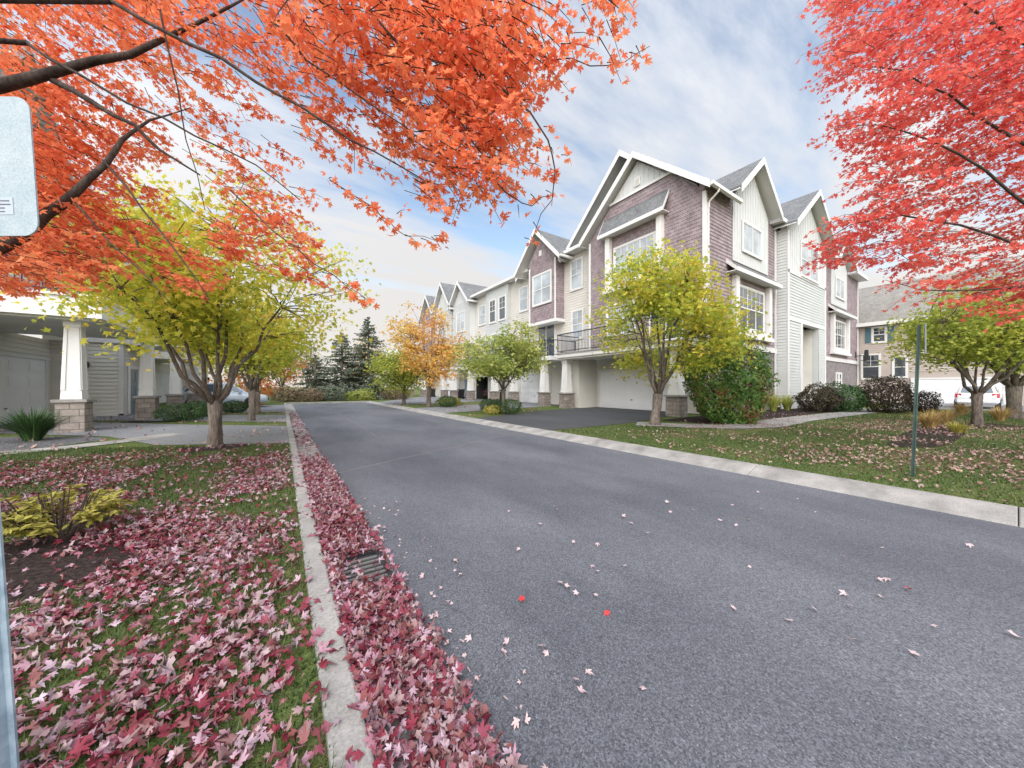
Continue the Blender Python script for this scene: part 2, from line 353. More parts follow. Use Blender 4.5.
def path_sheet(name, pts, w, z, mat):
    b = MB(); P = [np.array(p, float) for p in pts]
    L, Rr = [], []
    for i in range(len(P)):
        d = unit(P[min(i+1,len(P)-1)]-P[max(i-1,0)]); n_ = np.array([-d[1], d[0]])
        L.append(P[i]+n_*w/2); Rr.append(P[i]-n_*w/2)
    for i in range(len(P)-1):
        b.quad(*[(q[0],q[1],z) for q in (Rr[i],Rr[i+1],L[i+1],L[i])])
    return tag(b.build(name, mat), kind='structure')
path_sheet('walkway', [(10.2,7.4),(10.9,6.3),(11.8,5.2),(13.2,4.75),(16.5,4.9),(22,4.6),(29,4.0),(40,3.4)], 1.15, .118, M['concrete'])
path_sheet('walkway', [(27.5,4.2),(27.5,7.6)], 1.2, .122, M['concrete'])
path_sheet('walkway', [(-7.5,10.0),(-5.2,10.7),(-3.7,11.3),(-2.9,12.0),(-2.4,12.9)], .62, .116, M['concrete'])
sheet('rock_bed', [(-9,10.3),(-5.2,11.1),(-4.1,11.6),(-3.5,12.4),(-4.0,13.3),(-5.4,14.3),(-7.9,14.9),(-9,14.9)], .108, M['rocks'])
sheet('mulch_bed', [(12.2,5.9),(16,5.6),(22,5.4),(27,5.0),(27,7.4),(16,7.9),(12,7.7)], .108, M['soil'])
def blob(cx, cy, rx, ry, n=18): return [(cx+rx*cos(t)*(1+.12*sin(3*t+1)), cy+ry*sin(t)*(1+.12*cos(2*t))) for t in np.linspace(0,2*pi,n,endpoint=False)]
for (cx,cy,rx,ry) in ((-1.85,4.0,1.15,.8),(15.2,1.3,4.6,.55),(-1.2,9.45,.6,.5),(19.3,.6,1.3,.9)):
    sheet('mulch_bed', blob(cx,cy,rx,ry), .106, M['soil'])
sheet('flower_bed', blob(-2.6,18.0,2.4,.7), .108, M['soil'])
# storm drain grate in the gutter
dg = thing('storm_drain', 'dark slotted storm drain grate among leaves in the gutter', 'drain grate', (.5,2.72,0.0))
b = MB(); b.box(.33,2.44,.008,.36,3.0,.032).box(.64,2.44,.008,.67,3.0,.032).box(.36,2.44,.008,.64,2.47,.032).box(.36,2.97,.008,.64,3.0,.032)
b.build('frame', M['dark_metal'], dg)
b = MB()
for i in range(7): b.box(.36,2.50+i*.066,.012,.64,2.525+i*.066,.030)
b.build('grille', M['old_iron'], dg)
MB().quad((.345,2.45,.0215),(.655,2.45,.0215),(.655,2.99,.0215),(.345,2.99,.0215)).build('recess', M['interior'], dg)

# ------------------------------------------------------------------ architecture helpers
class Fr:                           # a wall plane: s runs along the wall, d out of it, z up
    def __init__(s, o, a, n): s.o = np.array(o, float); s.a = np.array(a, float); s.n = np.array(n, float)
    def __call__(s, q, d, z): return s.o+s.a*q+s.n*d+np.array([0,0,z])
    def box(s, mb, s0, s1, d0, d1, z0, z1):
        return mb.hexa([s(s0,d0,z0),s(s1,d0,z0),s(s1,d1,z0),s(s0,d1,z0),s(s0,d0,z1),s(s1,d0,z1),s(s1,d1,z1),s(s0,d1,z1)])
def front(x): return Fr((x,0,0),(0,1,0),(-1,0,0))     # faces -X, s = Y
def east(x): return Fr((x,0,0),(0,1,0),(1,0,0))       # faces +X
def end(y): return Fr((0,y,0),(1,0,0),(0,-1,0))       # faces -Y, s = X
def lap(F, s0, s1, z0, z1, mb, course=.17, t=.032, d=0, clip=None):
    n = max(1, round((z1-z0)/course)); h = (z1-z0)/n
    for i in range(n):
        a, b_ = z0+i*h, z0+(i+1)*h
        l0,r0 = clip(a) if clip else (s0,s1); l1,r1 = clip(b_) if clip else (s0,s1)
        if r0-l0 < .02: continue
        if r1-l1 < 0: l1 = r1 = (l1+r1)/2
        mb.quad(F(l0,d+t,a),F(r0,d+t,a),F(r1,d+.003,b_),F(l1,d+.003,b_))
        mb.quad(F(l0,d,a),F(r0,d,a),F(r0,d+t,a),F(l0,d+t,a))
    return mb
def solid(F, s0, s1, z0, z1, depth, mb):      # the body of the wall behind its cladding
    return F.box(mb, s0, s1, -depth, 0, z0, z1)
def gable_clip(sc, half, zb, rise):
    return lambda z: (sc-half*(1-(z-zb)/rise), sc+half*(1-(z-zb)/rise))
def window(root, F, s0, s1, z0, z1, pane='pane_blind', cols=1, grid='upper', hung=True, d=0., trim=.11, name='window'):
    b = MB(); o = .045+d
    F.box(b, s0-trim, s0, d, o, z0-trim, z1+trim); F.box(b, s1, s1+trim, d, o, z0-trim, z1+trim)
    F.box(b, s0, s1, d, o, z1, z1+trim); F.box(b, s0-.04, s1+.04, d+.002, o+.035, z0-trim-.02, z0)
    w = b.build(name, M['white'], root)
    b = MB(); m = .035; zm = (z0+z1)/2
    F.box(b, s0, s0+m, d, d+.03, z0, z1); F.box(b, s1-m, s1, d, d+.03, z0, z1)
    F.box(b, s0+m, s1-m, d, d+.03, z0, z0+m); F.box(b, s0+m, s1-m, d, d+.03, z1-m, z1)
    if hung: F.box(b, s0+m, s1-m, d, d+.036, zm-.03, zm+.03)
    for i in range(1, cols):
        q = s0+(s1-s0)*i/cols
        F.box(b, q-.028, q+.028, d, d+.033, z0+m, z1-m)
    if grid == 'upper':
        q = zm+(z1-zm)*.5
        F.box(b, s0+m, s1-m, d, d+.026, q-.012, q+.012)
        for i in range(cols*2):
            if i%2:
                q = s0+(s1-s0)*i/(cols*2); F.box(b, q-.012, q+.012, d, d+.026, zm+.03, z1-m)
    b.build('sash', M['white'], w)
    MB().quad(F(s0,d+.012,z0),F(s1,d+.012,z0),F(s1,d+.012,z1),F(s0,d+.012,z1)).build('pane', M[pane], w)
    return w
def gable_roof(root, F, s0, s1, ze, za, d_front, depth, mat='roof', eave=True, sc=None, fascia=.24):
    """two slopes with white rake boards in front and a white soffit under the overhang"""
    sc = (s0+s1)/2 if sc is None else sc
    R_, T_, S_ = MB(), MB(), MB(); t = .10
    for sA in (s0, s1):
        up = np.array([0,0,t])
        a, b_, c, d_ = F(sA,d_front,ze), F(sc,d_front,za), F(sc,-depth,za), F(sA,-depth,ze)
        R_.hexa([a,b_,c,d_,a+up,b_+up,c+up,d_+up])
        dn = np.array([0,0,-.05]); e = .004
        a2, b2 = F(sA,d_front-.05,ze-e), F(sc,d_front-.05,za-e)
        c2, d2 = F(sc,-depth,za-e), F(sA,-depth,ze-e)
        S_.hexa([a2+dn,b2+dn,c2+dn,d2+dn,a2,b2,c2,d2])
        f = np.array([0,0,-fascia]); o1 = F(sA,d_front,ze); o2 = F(sc,d_front,za); n1 = F(sA,d_front+.035,ze); n2 = F(sc,d_front+.035,za)
        tt = np.array([0,0,t+.01])
        T_.hexa([o1+f,o2+f,n2+f,n1+f,o1+tt,o2+tt,n2+tt,n1+tt])
        if not eave: continue
        sg = np.sign(sA-sc)
        g0, g1 = F(sA,d_front-.02,ze), F(sA,-depth,ze); ou = F.a*sg*.12
        T_.hexa([g0-[0,0,.13],g1-[0,0,.13],g1+ou-[0,0,.10],g0+ou-[0,0,.10],g0+[0,0,.05],g1+[0,0,.05],g1+ou+[0,0,.05],g0+ou+[0,0,.05]])
    r = R_.build('roof', M[mat], root)
    S_.build('soffit', M['white'], r); T_.build('rake_board', M['white'], r)
    return r
def gable_wall(root, F, sc, half, zb, rise, mat, name='gable_wall', d=0., batten=False, course=.16):
    b = MB()
    b.prism([F(sc-half,d-.02,zb),F(sc+half,d-.02,zb),F(sc,d-.02,zb+rise)], -F.n*.2)
    if batten:
        b.prism([F(sc-half,d,zb),F(sc+half,d,zb),F(sc,d,zb+rise)], -F.n*.019)
        q = sc-half+.15
        while q < sc+half-.1:
            zt = zb+rise*(1-abs(q-sc)/half)
            if zt-zb > .15: F.box(b, q-.02, q+.02, d, d+.018, zb, zt-.08)
            q += .3
    else: lap(F, 0,0, zb, zb+rise, b, course, .02, d, gable_clip(sc,half,zb,rise))
    return b.build(name, M[mat], root)
def panel_door(root, F, s0, s1, z0, z1, d=0., mat='door_white', rows=4, cols=4, name='garage_door'):
    b = MB(); F.box(b, s0, s1, d, d+.03, z0, z1)
    h = (z1-z0)/rows; w = (s1-s0)/cols
    for i in range(rows):
        for j in range(cols):
            a0, a1, c0, c1 = s0+j*w+.1, s0+(j+1)*w-.1, z0+i*h+.08, z0+(i+1)*h-.08
            F.box(b, a0, a1, d+.03, d+.038, c0, c1); F.box(b, a0+.07, a1-.07, d+.038, d+.05, c0+.05, c1-.05)
        if i: F.box(b, s0, s1, d+.029, d+.0325, z0+i*h-.012, z0+i*h+.012)
    o = b.build(name, M[mat], root, bevel=.006)
    t = MB(); F.box(t, s0-.14, s0, d, d+.07, z0, z1+.14); F.box(t, s1, s1+.14, d, d+.07, z0, z1+.14); F.box(t, s0, s1, d, d+.07, z1, z1+.14)
    t.build('door_trim', M['white'], o)
    t = MB(); F.box(t, (s0+s1)/2-.06, (s0+s1)/2+.06, d+.05, d+.075, z0+.5, z0+.54); t.build('handle', M['dark_metal'], o)
    return o
def column(root, x, y, z1, w=.40, base=.36, bz=.95):
    b = MB()
    b.frustum(x,y,bz+.09,w*.78,w*.78,bz+.32,w*.74,w*.74); b.frustum(x,y,bz+.32,w*.70,w*.70,z1-.22,w*.52,w*.52)
    b.frustum(x,y,z1-.22,w*.62,w*.62,z1,w*.66,w*.66)
    for sx, sy in ((1,0),(-1,0),(0,1),(0,-1)):    # raised edge boards around a recessed panel
        for e in (-1,1):
            p = []
            for zz, hw in ((bz+.34,w*.70),(z1-.24,w*.52)):
                c = np.array([x,y,zz])+np.array([sx,sy,0])*hw; t_ = np.array([-sy,sx,0.])*e
                p.append((c+t_*hw*.62, c+t_*hw*.98, np.array([sx,sy,0])*.022))
            b.hexa([p[0][0],p[0][1],p[0][1]+p[0][2],p[0][0]+p[0][2],p[1][0],p[1][1],p[1][1]+p[1][2],p[1][0]+p[1][2]])
    c = b.build('column', M['white'], root)
    s_ = MB(); s_.frustum(x,y,0,base*1.0,base*1.0,bz,base*.97,base*.97); s_.build('stone_base', M['stone'], c, bevel=.015)
    s_ = MB(); s_.box(x-base-.05,y-base-.05,bz,x+base+.05,y+base+.05,bz+.085); s_.build('cap_stone', M['concrete'], c, bevel=.01)
    return c
def railing(root, pts, z0, h=1.0, mat='navy_rail', step=.11):
    b = MB()
    for (xa,ya),(xb,yb) in zip(pts, pts[1:]):
        L = math.hypot(xb-xa, yb-ya); n = max(2, int(L/step))
        ux, uy = (xb-xa)/L, (yb-ya)/L
        for zc, r in ((z0+.1,.022),(z0+h,.03)): b.tube([(xa,ya,zc),(xb,yb,zc)], r, 4)
        for i in range(n+1):
            q = L*i/n; b.tube([(xa+ux*q,ya+uy*q,z0+.1),(xa+ux*q,ya+uy*q,z0+h)], .015 if 0<i<n else .03, 4)
    return b.build('railing', M[mat], root)
def lantern(root, F, s_, z):
    b = MB(); F.box(b, s_-.05, s_+.05, 0, .03, z-.1, z+.12); F.box(b, s_-.015, s_+.015, .03, .13, z+.09, z+.115)
    p = F(s_, .14, z-.12)
    b.frustum(p[0],p[1],p[2],.05,.05,p[2]+.2,.085,.085); b.frustum(p[0],p[1],p[2]+.2,.1,.1,p[2]+.29,.02,.02)
    return b.build('wall_lantern', M['dark_metal'], root)
def downspout(root, F, s_, z0, z1, d=.03):
    b = MB(); F.box(b, s_-.04, s_+.04, d, d+.07, z0+.15, z1); F.box(b, s_-.04, s_+.04, d+.07, d+.25, z0+.12, z0+.2)
    return b.build('downspout', M['white'], root)
def strip(root, F, s0, s1, z0, z1, d0=0, d1=.04, name='trim_board', mat='white'):
    b = MB(); F.box(b, s0, s1, d0, d1, z0, z1); return b.build(name, M[mat], root)
def awning(root, F, s0, s1, z0, z1, out=.55, name='awning_roof'):
    b = MB(); b.hexa([F(s0,.0,z1-.06),F(s1,.0,z1-.06),F(s1,out,z0),F(s0,out,z0),F(s0,.0,z1),F(s1,.0,z1),F(s1,out,z0+.06),F(s0,out,z0+.06)])
    a = b.build(name, M['roof'], root)
    b = MB(); F.box(b, s0-.02, s1+.02, out, out+.03, z0-.12, z0+.07)
    F.box(b, s0, s1, 0.002, out, z0-.09, z0-.05)
    for q in (s0-.02, s1):
        b.hexa([F(q,.0,z1-.2),F(q+.03,.0,z1-.2),F(q+.03,out,z0-.12),F(q,out,z0-.12),F(q,.0,z1+.02),F(q+.03,.0,z1+.02),F(q+.03,out,z0+.07),F(q,out,z0+.07)])
    b.build('fascia', M['white'], a); return a

# ------------------------------------------------------------------ the long townhouse row on the right
TB = thing('townhouse_row', 'long row of mauve and beige townhouses with steep grey gables right of the road', 'townhouse row', (15.8,7.9,0))
FA, FG, FS, FB = front(15.8), front(16.5), front(16.6), front(16.3)
E1, E0 = end(7.9), end(7.35)
# --- end unit, road side
b = MB(); lap(FA, 7.9,14.85, 3.6,10.3, b, .17, .022); solid(FA,7.9,14.85,3.6,10.3,.25,b); b.build('wall', M['mauve'], TB)
gable_wall(TB, FA, 11.375, 3.475, 10.3, 3.1, 'mauve', course=.17)
gable_wall(TB, FA, 11.375, 1.72, 11.87, 1.55, 'batten', 'gable_panel', .05, True)
strip(TB, FA, 9.5,13.25, 11.8,11.93, .05,.09)
b = MB(); FA.box(b, 11.2,11.55, .05,.10, 12.1,12.55); v_ = b.build('gable_vent', M['white'], TB)
b = MB()
for i in range(5): FA.box(b, 11.25,11.5, .10,.115, 12.15+i*.075,12.19+i*.075)
b.build('slat', M['beige'], v_)
strip(TB, FA, 7.8,14.9, 3.35,3.6, 0,.06); strip(TB, FA, 7.82,7.98, 3.6,10.2, .02,.06, 'corner_board'); strip(TB, FA, 14.72,14.86, 3.6,10.2, .02,.06, 'corner_board')
strip(TB, E1, 15.78,15.92, 3.6,10.2, .02,.05, 'corner_board')
gable_roof(TB, FA, 7.45,15.3, 10.25,13.72, .45, 2.4)
gable_roof(TB, FA, 8.05,14.7, 10.78,13.72, -2.41, 11, eave=False)
gable_roof(TB, FA, 8.4,17.3, 10.75,14.95, -.35, 12, eave=False)
awning(TB, FA, 9.6,13.7, 10.05,11.15, .55)
b = MB(); FA.box(b, 9.85,10.15, 0,.28, 7.0,9.96); FA.box(b, 13.1,13.4, 0,.28, 7.0,9.96); FA.box(b, 9.7,13.55, 0,.34, 6.75,7.0); b.build('window_surround', M['white'], TB)
window(TB, FA, 10.4,12.85, 7.25,9.2, 'pane_blind', 3, 'upper', True, .03)
window(TB, FA, 8.9,10.6, 3.75,5.9, 'pane_dark', 2, 'none', False, .03, name='balcony_door')
window(TB, FA, 11.6,13.4, 4.4,6.0, 'pane_blind', 2, 'upper', True, .03)
# ground storey of the end unit
b = MB(); lap(FG, 7.9,15.6, .1,3.35, b); solid(FG,7.9,28.6,.1,3.3,.2,b); b.build('wall', M['beige'], TB)
panel_door(TB, FG, 9.95,14.55, .12,2.3, .03)
lantern(TB, FG, 9.5, 2.0)
b = MB(); lap(end(14.95), 15.0,16.5, .1,3.2, b); lap(end(15.55), 15.0,16.5, .1,3.2, b); b.box(15.0,14.97,.1,16.5,15.55,3.2); b.build('wing_wall', M['left_siding'], TB)
# balcony
b = MB(); b.box(13.85,7.75,3.12,15.75,15.75,3.34); dk = b.build('balcony', M['white'], TB)
MB().box(13.95,7.85,3.02,15.7,15.65,3.12).build('soffit', M['wood_end'], dk)
MB().box(13.80,7.7,3.34,15.78,15.8,3.40).build('deck', M['concrete'], dk)
railing(dk, [(15.7,7.8),(13.92,7.8),(13.92,15.7),(15.7,15.7)], 3.4, 1.12)
column(TB, 14.3, 15.3, 3.02, .33, .33); column(TB, 14.3, 8.35, 3.02, .33, .33)
# --- second bay: beige wall, mauve box bay with its gable
b = MB(); lap(FS, 14.85,24.8, 3.3,10.5, b); solid(FS,14.85,46,3.3,10.5,.25,b); b.build('wall', M['beige'], TB)
window(TB, FS, 16.25,17.25, 8.05,9.95, 'pane_blind', 1, 'upper', True, .02)
window(TB, FS, 16.2,17.15, 4.7,6.5, 'pane_blind', 1, 'upper', True, .02)
b = MB(); lap(FA, 18.0,21.0, 6.15,10.5, b, .17, .022); solid(FA,18.0,21.0,6.15,10.5,.85,b); b.build('bay', M['mauve'], TB)
b = MB(); lap(end(18.0), 15.8,16.6, 6.15,10.5, b, .17,.022); b.build('bay_side', M['mauve'], TB)
gable_wall(TB, FA, 19.6, 1.75, 10.5, 1.9, 'mauve', course=.17)
b = MB(); FA.box(b, 17.85,21.15, -.82,.12, 5.95,6.15); FA.box(b, 17.95,18.08, .02,.06, 6.15,10.4); FA.box(b, 20.9,21.03, .02,.06, 6.15,10.4); b.build('bay_trim', M['white'], TB)
b = MB(); FA.box(b, 19.5,19.8, .02,.06, 11.0,11.4); b.build('gable_vent', M['white'], TB)
window(TB, FA, 18.5,20.5, 7.5,9.6, 'pane_blind', 2, 'none', True, .022)
gable_roof(TB, FA, 17.1,22.4, 10.2,12.85, .5, 11)
gable_roof(TB, FA, 17.7,23.2, 10.2,12.7, -.2, 11)
window(TB, FS, 19.0,20.9, 3.6,6.0, 'pane_dark', 2, 'none', False, .02, name='balcony_door')
window(TB, FS, 22.3,23.4, 7.7,9.55, 'pane_blind', 1, 'upper', True, .02)
window(TB, FS, 22.3,23.3, 4.4,6.2, 'pane_blind', 1, 'upper', True, .02)
b = MB(); b.box(14.1,16.6,3.1,16.5,21.4,3.36); dk = b.build('balcony', M['white'], TB)
railing(dk, [(16.4,16.7),(14.2,16.7),(14.2,21.3),(16.4,21.3)], 3.36, 1.05)
column(TB, 14.45,17.6,3.1,.30,.31); column(TB, 14.45,21.2,3.1,.30,.31)
panel_door(TB, FG, 19.4,23.0, .12,2.3, .03, cols=3)
panel_door(TB, FG, 16.4,17.4, .15,2.2, .03, 'door_teal', 3, 2, 'front_door'); lantern(TB, FG, 15.95, 2.0)
b = MB(); lap(FG, 15.6,28.6, .1,3.3, b); b.build('wall', M['left_siding'], TB)
# --- third bay, pale blue grey
b = MB(); lap(FB, 24.8,28.6, 3.3,10.4, b); solid(FB,24.8,28.6,3.3,10.4,.3,b); lap(end(24.8),16.3,16.6,3.3,10.4,b); b.build('wall', M['bluegrey'], TB)
window(TB, FB, 25.2,26.2, 7.4,9.4, 'pane_dark', 1, 'upper', True, .02); window(TB, FB, 26.9,27.9, 7.4,9.4, 'pane_dark', 1, 'upper', True, .02)
window(TB, FB, 25.4,27.6, 4.2,6.2, 'pane_blind', 2, 'upper', True, .02)
b = MB(); lap(FS, 28.6,46, 3.3,10.4, b); b.build('wall', M['beige'], TB)
window(TB, FS, 29.3,30.6, 7.6,9.4, 'pane_blind', 1, 'upper', True, .02); window(TB, FS, 29.3,30.6, 4.4,6.2, 'pane_blind', 1, 'upper', True, .02)
# far gabled bays
for (sc_, hw, za, mt) in ((33.4,2.0,12.5,'batten'),(38.2,2.5,13.6,'batten'),(43.2,2.2,13.2,'mauve')):
    Fx = front(15.9)
    b = MB(); lap(Fx, sc_-hw, sc_+hw, 5.8,10.4, b, .17); solid(Fx, sc_-hw, sc_+hw, 5.8,10.4,.7,b); b.build('bay', M[mt], TB)
    gable_wall(TB, Fx, sc_, hw, 10.4, (za-10.4)*.82, mt, batten=(mt=='batten'))
    gable_roof(TB, Fx, sc_-hw-.45, sc_+hw+.45, 10.1, za, .45, 11)
    window(TB, Fx, sc_-.9, sc_+.9, 7.3,9.3, 'pane_blind', 2, 'upper', True, .03)
    window(TB, FS, sc_-.8, sc_+.8, 3.7,5.6, 'pane_dark', 2, 'none', False, .02)
# eaves between the gables
b = MB(); FS.box(b, 14.9,46.2, .0,.55, 10.42,10.56); FS.box(b, 14.9,46.2, .55,.66, 10.44,10.66); b.build('eaves_gutter', M['white'], TB)
# ground storey further along
b = MB(); lap(FG, 31.4,46, .1,3.3, b); solid(FG,31.4,46,.1,3.3,.2,b); FG.box(b, 28.6,31.4, -.2,.02, 2.35,3.3); b.build('wall', M['left_siding'], TB)
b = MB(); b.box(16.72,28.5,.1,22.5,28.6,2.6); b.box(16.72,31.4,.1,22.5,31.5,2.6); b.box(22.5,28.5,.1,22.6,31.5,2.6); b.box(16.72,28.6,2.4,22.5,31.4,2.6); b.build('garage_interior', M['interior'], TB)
panel_door(TB, FG, 25.0,27.6, .12,2.3, .03, cols=2); panel_door(TB, FG, 35.0,38.8, .12,2.3, .03, cols=3)
panel_door(TB, FG, 42.6,45.0, .15,2.3, .03, 'orange_door', 3, 2, 'front_door'); panel_door(TB, FG, 32.6,33.6, .15,2.2, .03, 'door_teal', 3, 2, 'front_door')
for y0, y1 in ((23.6,28.7),(31.6,35),(40.5,46.2)):
    b = MB(); b.box(14.1,y0,3.1,16.5,y1,3.36); dk = b.build('balcony', M['white'], TB)
    railing(dk, [(16.4,y0+.1),(14.2,y0+.1),(14.2,y1-.1),(16.4,y1-.1)], 3.36, 1.05)
for yy in (24.0,28.3,32.0,34.4,41,45.8): column(TB, 14.45,yy,3.1,.31,.32)
# --- the end wall facing us: two shingled bays with a paler entry bay between
def end_bay(x0, x1, dx):
    b = MB(); lap(E1, x0,x1, 3.6,10.75, b, .17,.022); solid(E1,x0,x1,3.6,10.75,.25,b); b.build('wall', M['mauve'], TB)
    b = MB(); solid(E1,x0,x1,.1,3.32,.25,b); b.build('foundation_wall', M['greyblock'], TB)
    strip(TB, E1, x0,x1, 3.32,3.6, 0,.07)
    c = 20.5+dx
    b = MB(); E1.box(b, c-2.1,c+2.1, .024,.06, 7.62,10.75)
    q = c-1.95
    while q < c+2.05: E1.box(b, q-.02,q+.02, .06,.078, 7.7,10.75); q += .3
    b.build('board_panel', M['batten'], TB)
    gable_wall(TB, E1, c, 2.1, 10.75, 2.05, 'batten', 'gable_panel', .06, True)
    gable_roof(TB, E1, c-2.5,c+2.5, 10.85,13.05, .6, 6.5, eave=False)
    window(TB, E1, c-1.1,c+1.1, 8.35,9.75, 'pane_blind', 2, 'none', False, .08)
    awning(TB, E1, c-2.7,c+2.75, 7.0,7.58, .5)
    b = MB(); E1.box(b, c-2.15,c-1.8, .02,.24, 4.0,6.88); E1.box(b, c+1.8,c+2.15, .02,.24, 4.0,6.88); E1.box(b, c-2.3,c+2.3, .02,.30, 3.85,4.05); E1.box(b, c-1.8,c+1.8, .02,.1, 4.05,4.3); b.build('window_surround', M['white'], TB)
    window(TB, E1, c-1.5,c+1.5, 4.4,6.45, 'pane_dark', 3, 'upper', True, .03)
end_bay(15.8,23.8,0); end_bay(30.6,41.8,15.75)
for q in (35.6,36.4): window(TB, E1, q,q+.55, 1.4,2.4, 'pane_dark', 1, 'none', True, .0)
b = MB(); lap(E0, 23.8,25.9, .55,5.2, b); lap(E0, 29.2,30.6, .55,5.2, b); solid(E0,23.8,25.9,.1,5.2,.3,b); solid(E0,29.2,30.6,.1,5.2,.3,b)
lap(E0, 23.8,30.6, 5.2,7.95, b); solid(E0,23.8,30.6,5.2,10.6,.3,b); lap(front(23.8), 7.35,7.9, .55,10.4, b); lap(east(30.6), 7.35,7.9, .55,10.4, b); b.build('wall', M['bluegrey'], TB)
b = MB(); lap(end(9.0), 25.9,29.2, .55,5.2, b); b.box(25.9,9.0,.1,29.2,9.2,5.2); lap(east(25.9),7.65,9.0,.55,5.2,b); lap(front(29.2),7.65,9.0,.55,5.2,b); b.box(25.9,7.4,.1,29.2,9.0,.55); b.build('entry_recess', M['left_siding'], TB)
panel_door(TB, end(9.0), 27.2,28.2, .6,2.7, .03, 'door_white', 3, 2, 'front_door')
strip(TB, E0, 25.85,26.15, .5,5.2, .02,.06, 'corner_board'); strip(TB, E0, 23.78,24.0, .5,10.3, .02,.06, 'corner_board'); strip(TB, E0, 30.4,30.62, .5,10.3, .02,.06, 'corner_board')
strip(TB, E0, 23.8,30.6, 5.2,5.36, .02,.05); strip(TB, E0, 23.8,30.6, 7.92,8.1, .02,.06)
b = MB(); E0.box(b, 23.8,30.6, .0,.02, 8.1,10.6)
q = 23.95
while q < 30.6: E0.box(b, q-.02,q+.02, .02,.038, 8.12,10.6); q += .3
b.build('board_panel', M['batten'], TB)
gable_wall(TB, E0, 27.2, 3.3, 10.6, 2.35, 'batten', 'gable_panel', .02, True)
gable_roof(TB, E0, 23.4,31.0, 10.45,13.3, .6, 7, eave=False)
window(TB, E0, 25.9,28.9, 8.15,10.1, 'pane_blind', 2, 'none', True, .04)
b = MB(); b.box(25.6,6.6,.1,29.5,7.05,.25); b.box(25.6,7.05,.1,29.5,7.4,.40); b.build('entry_steps', M['concrete'], TB)
# eaves, downspouts of the end wall, main hip roof, far walls
b = MB()
for x0,x1 in ((23.0,23.8),(30.6,33.7),(38.8,42.3)):
    b = MB(); E1.box(b, x0,x1, .0,.5, 10.62,10.72); E1.box(b, x0,x1, .5,.62, 10.6,10.82); b.build('eaves_gutter', M['white'], TB)
for q in (15.98,23.6,30.75): downspout(TB, E1, q, .1, 9.7 if q < 16 else 10.6)
downspout(TB, E1, 41.7, .1, 10.6)
MB().tube([(16.0,7.38,10.16),(16.0,7.42,10.02),(16.0,7.80,9.75),(16.0,7.82,9.5)], .045, 6).build('downspout_elbow', M['white'], TB)
b = MB(); b.add([(16.0,8.0,10.6),(42.0,8.0,10.6),(42.0,46.2,10.6),(16.0,46.2,10.6),(28.8,17.5,14.3),(28.8,37,14.3)], [(0,1,4),(1,2,5,4),(2,3,5),(3,0,4,5),(3,2,1,0)]); b.build('main_roof', M['roof'], TB)
b = MB(); b.box(41.55,8.0,.1,41.8,46,10.6); b.box(16.0,45.8,.1,41.5,46,10.6); b.build('wall', M['mauve'], TB)
b = MB(); E1.box(b, 41.0,41.2, .0,.06, 3.9,4.4); E1.box(b, 41.05,41.15, .06,.7, 4.0,4.06); E1.box(b, 40.4,41.6, .5,.56, 3.55,3.6); b.tube([(41.1,7.35,4.05),(41.1,7.25,3.58)], .03, 5)
b.frustum(41.1,7.2,3.6,.16,.16,4.5,.10,.10); b.build('wall_lantern', M['dark_metal'], TB)

# ------------------------------------------------------------------ the left townhouses
LB = thing('townhouse_row', 'grey sided townhouses with white porch columns at the left edge behind the yellow tree', 'townhouse row', (-8,14.6,0))
LG, LW = east(-7.9), east(-7.2)
def left_unit(y0):
    b = MB(); lap(LG, y0,y0+17.8, .1,3.3, b); solid(LG,y0,y0+17.8,.1,3.3,.2,b); b.build('wall', M['left_siding'], LB)
    panel_door(LB, LG, y0+2.4,y0+7.2, .12,2.45, .03, cols=4)
    b = MB(); Ew = end(y0+7.75); lap(Ew, -7.9,-5.85, .1,3.3, b); b.box(-7.9,y0+7.75,.1,-5.85,y0+10.6,3.3); lap(east(-5.85), y0+7.75,y0+10.6,.1,3.3,b); b.build('entry_wall', M['left_siding'], LB)
    strip(LB, Ew, -5.98,-5.83, .1,3.3, .02,.06, 'corner_board'); strip(LB, Ew, -7.9,-5.83, .08,.2, .02,.06)
    panel_door(LB, east(-5.85), y0+8.3,y0+9.3, .15,2.2, .03, 'door_teal', 3, 2, 'front_door'); lantern(LB, Ew, -6.9, 2.3); lantern(LB, east(-5.85), y0+9.8, 2.1)
    b = MB(); b.box(-8.05,y0-.1,3.3,-4.2,y0+5.3,3.86); dk = b.build('balcony', M['white'], LB)
    MB().box(-8.05,y0-.16,3.86,-4.14,y0+5.36,3.93).build('deck', M['white'], dk)
    MB().box(-7.85,y0+.12,3.25,-4.5,y0+5.1,3.3).build('soffit', M['wood_end'], dk)
    b = MB(); b.box(-8.05,y0+7.6,3.3,-5.6,y0+10.8,3.6); b.build('porch_roof', M['white'], LB)
    railing(dk, [(-7.1,y0),(-4.25,y0),(-4.25,y0+5.2),(-7.1,y0+5.2)], 3.93, 1.05)
    column(LB, -4.92,y0+.6,3.3,.26,.28); column(LB, -4.42,y0+4.8,3.3,.26,.28)
    b = MB(); lap(LW, y0,y0+17.8, 3.4,9.6, b); solid(LW,y0,y0+17.8,3.4,9.6,.25,b); b.build('wall', M['beige'], LB)
    for q in (2.2,8.0,13):
        window(LB, LW, y0+q,y0+q+1.7, 7.2,8.9, 'pane_blind', 2, 'upper', True, .02); window(LB, LW, y0+q,y0+q+1.7, 4.4,6.2, 'pane_blind', 2, 'upper', True, .02)
    gable_roof(LB, LW, y0+.6,y0+6, 9.5,12.4, .5, 8); gable_wall(LB, LW, y0+3.3, 2.3, 9.6, 2.2, 'batten', d=.03, batten=True)
left_unit(14.5); left_unit(32.6)
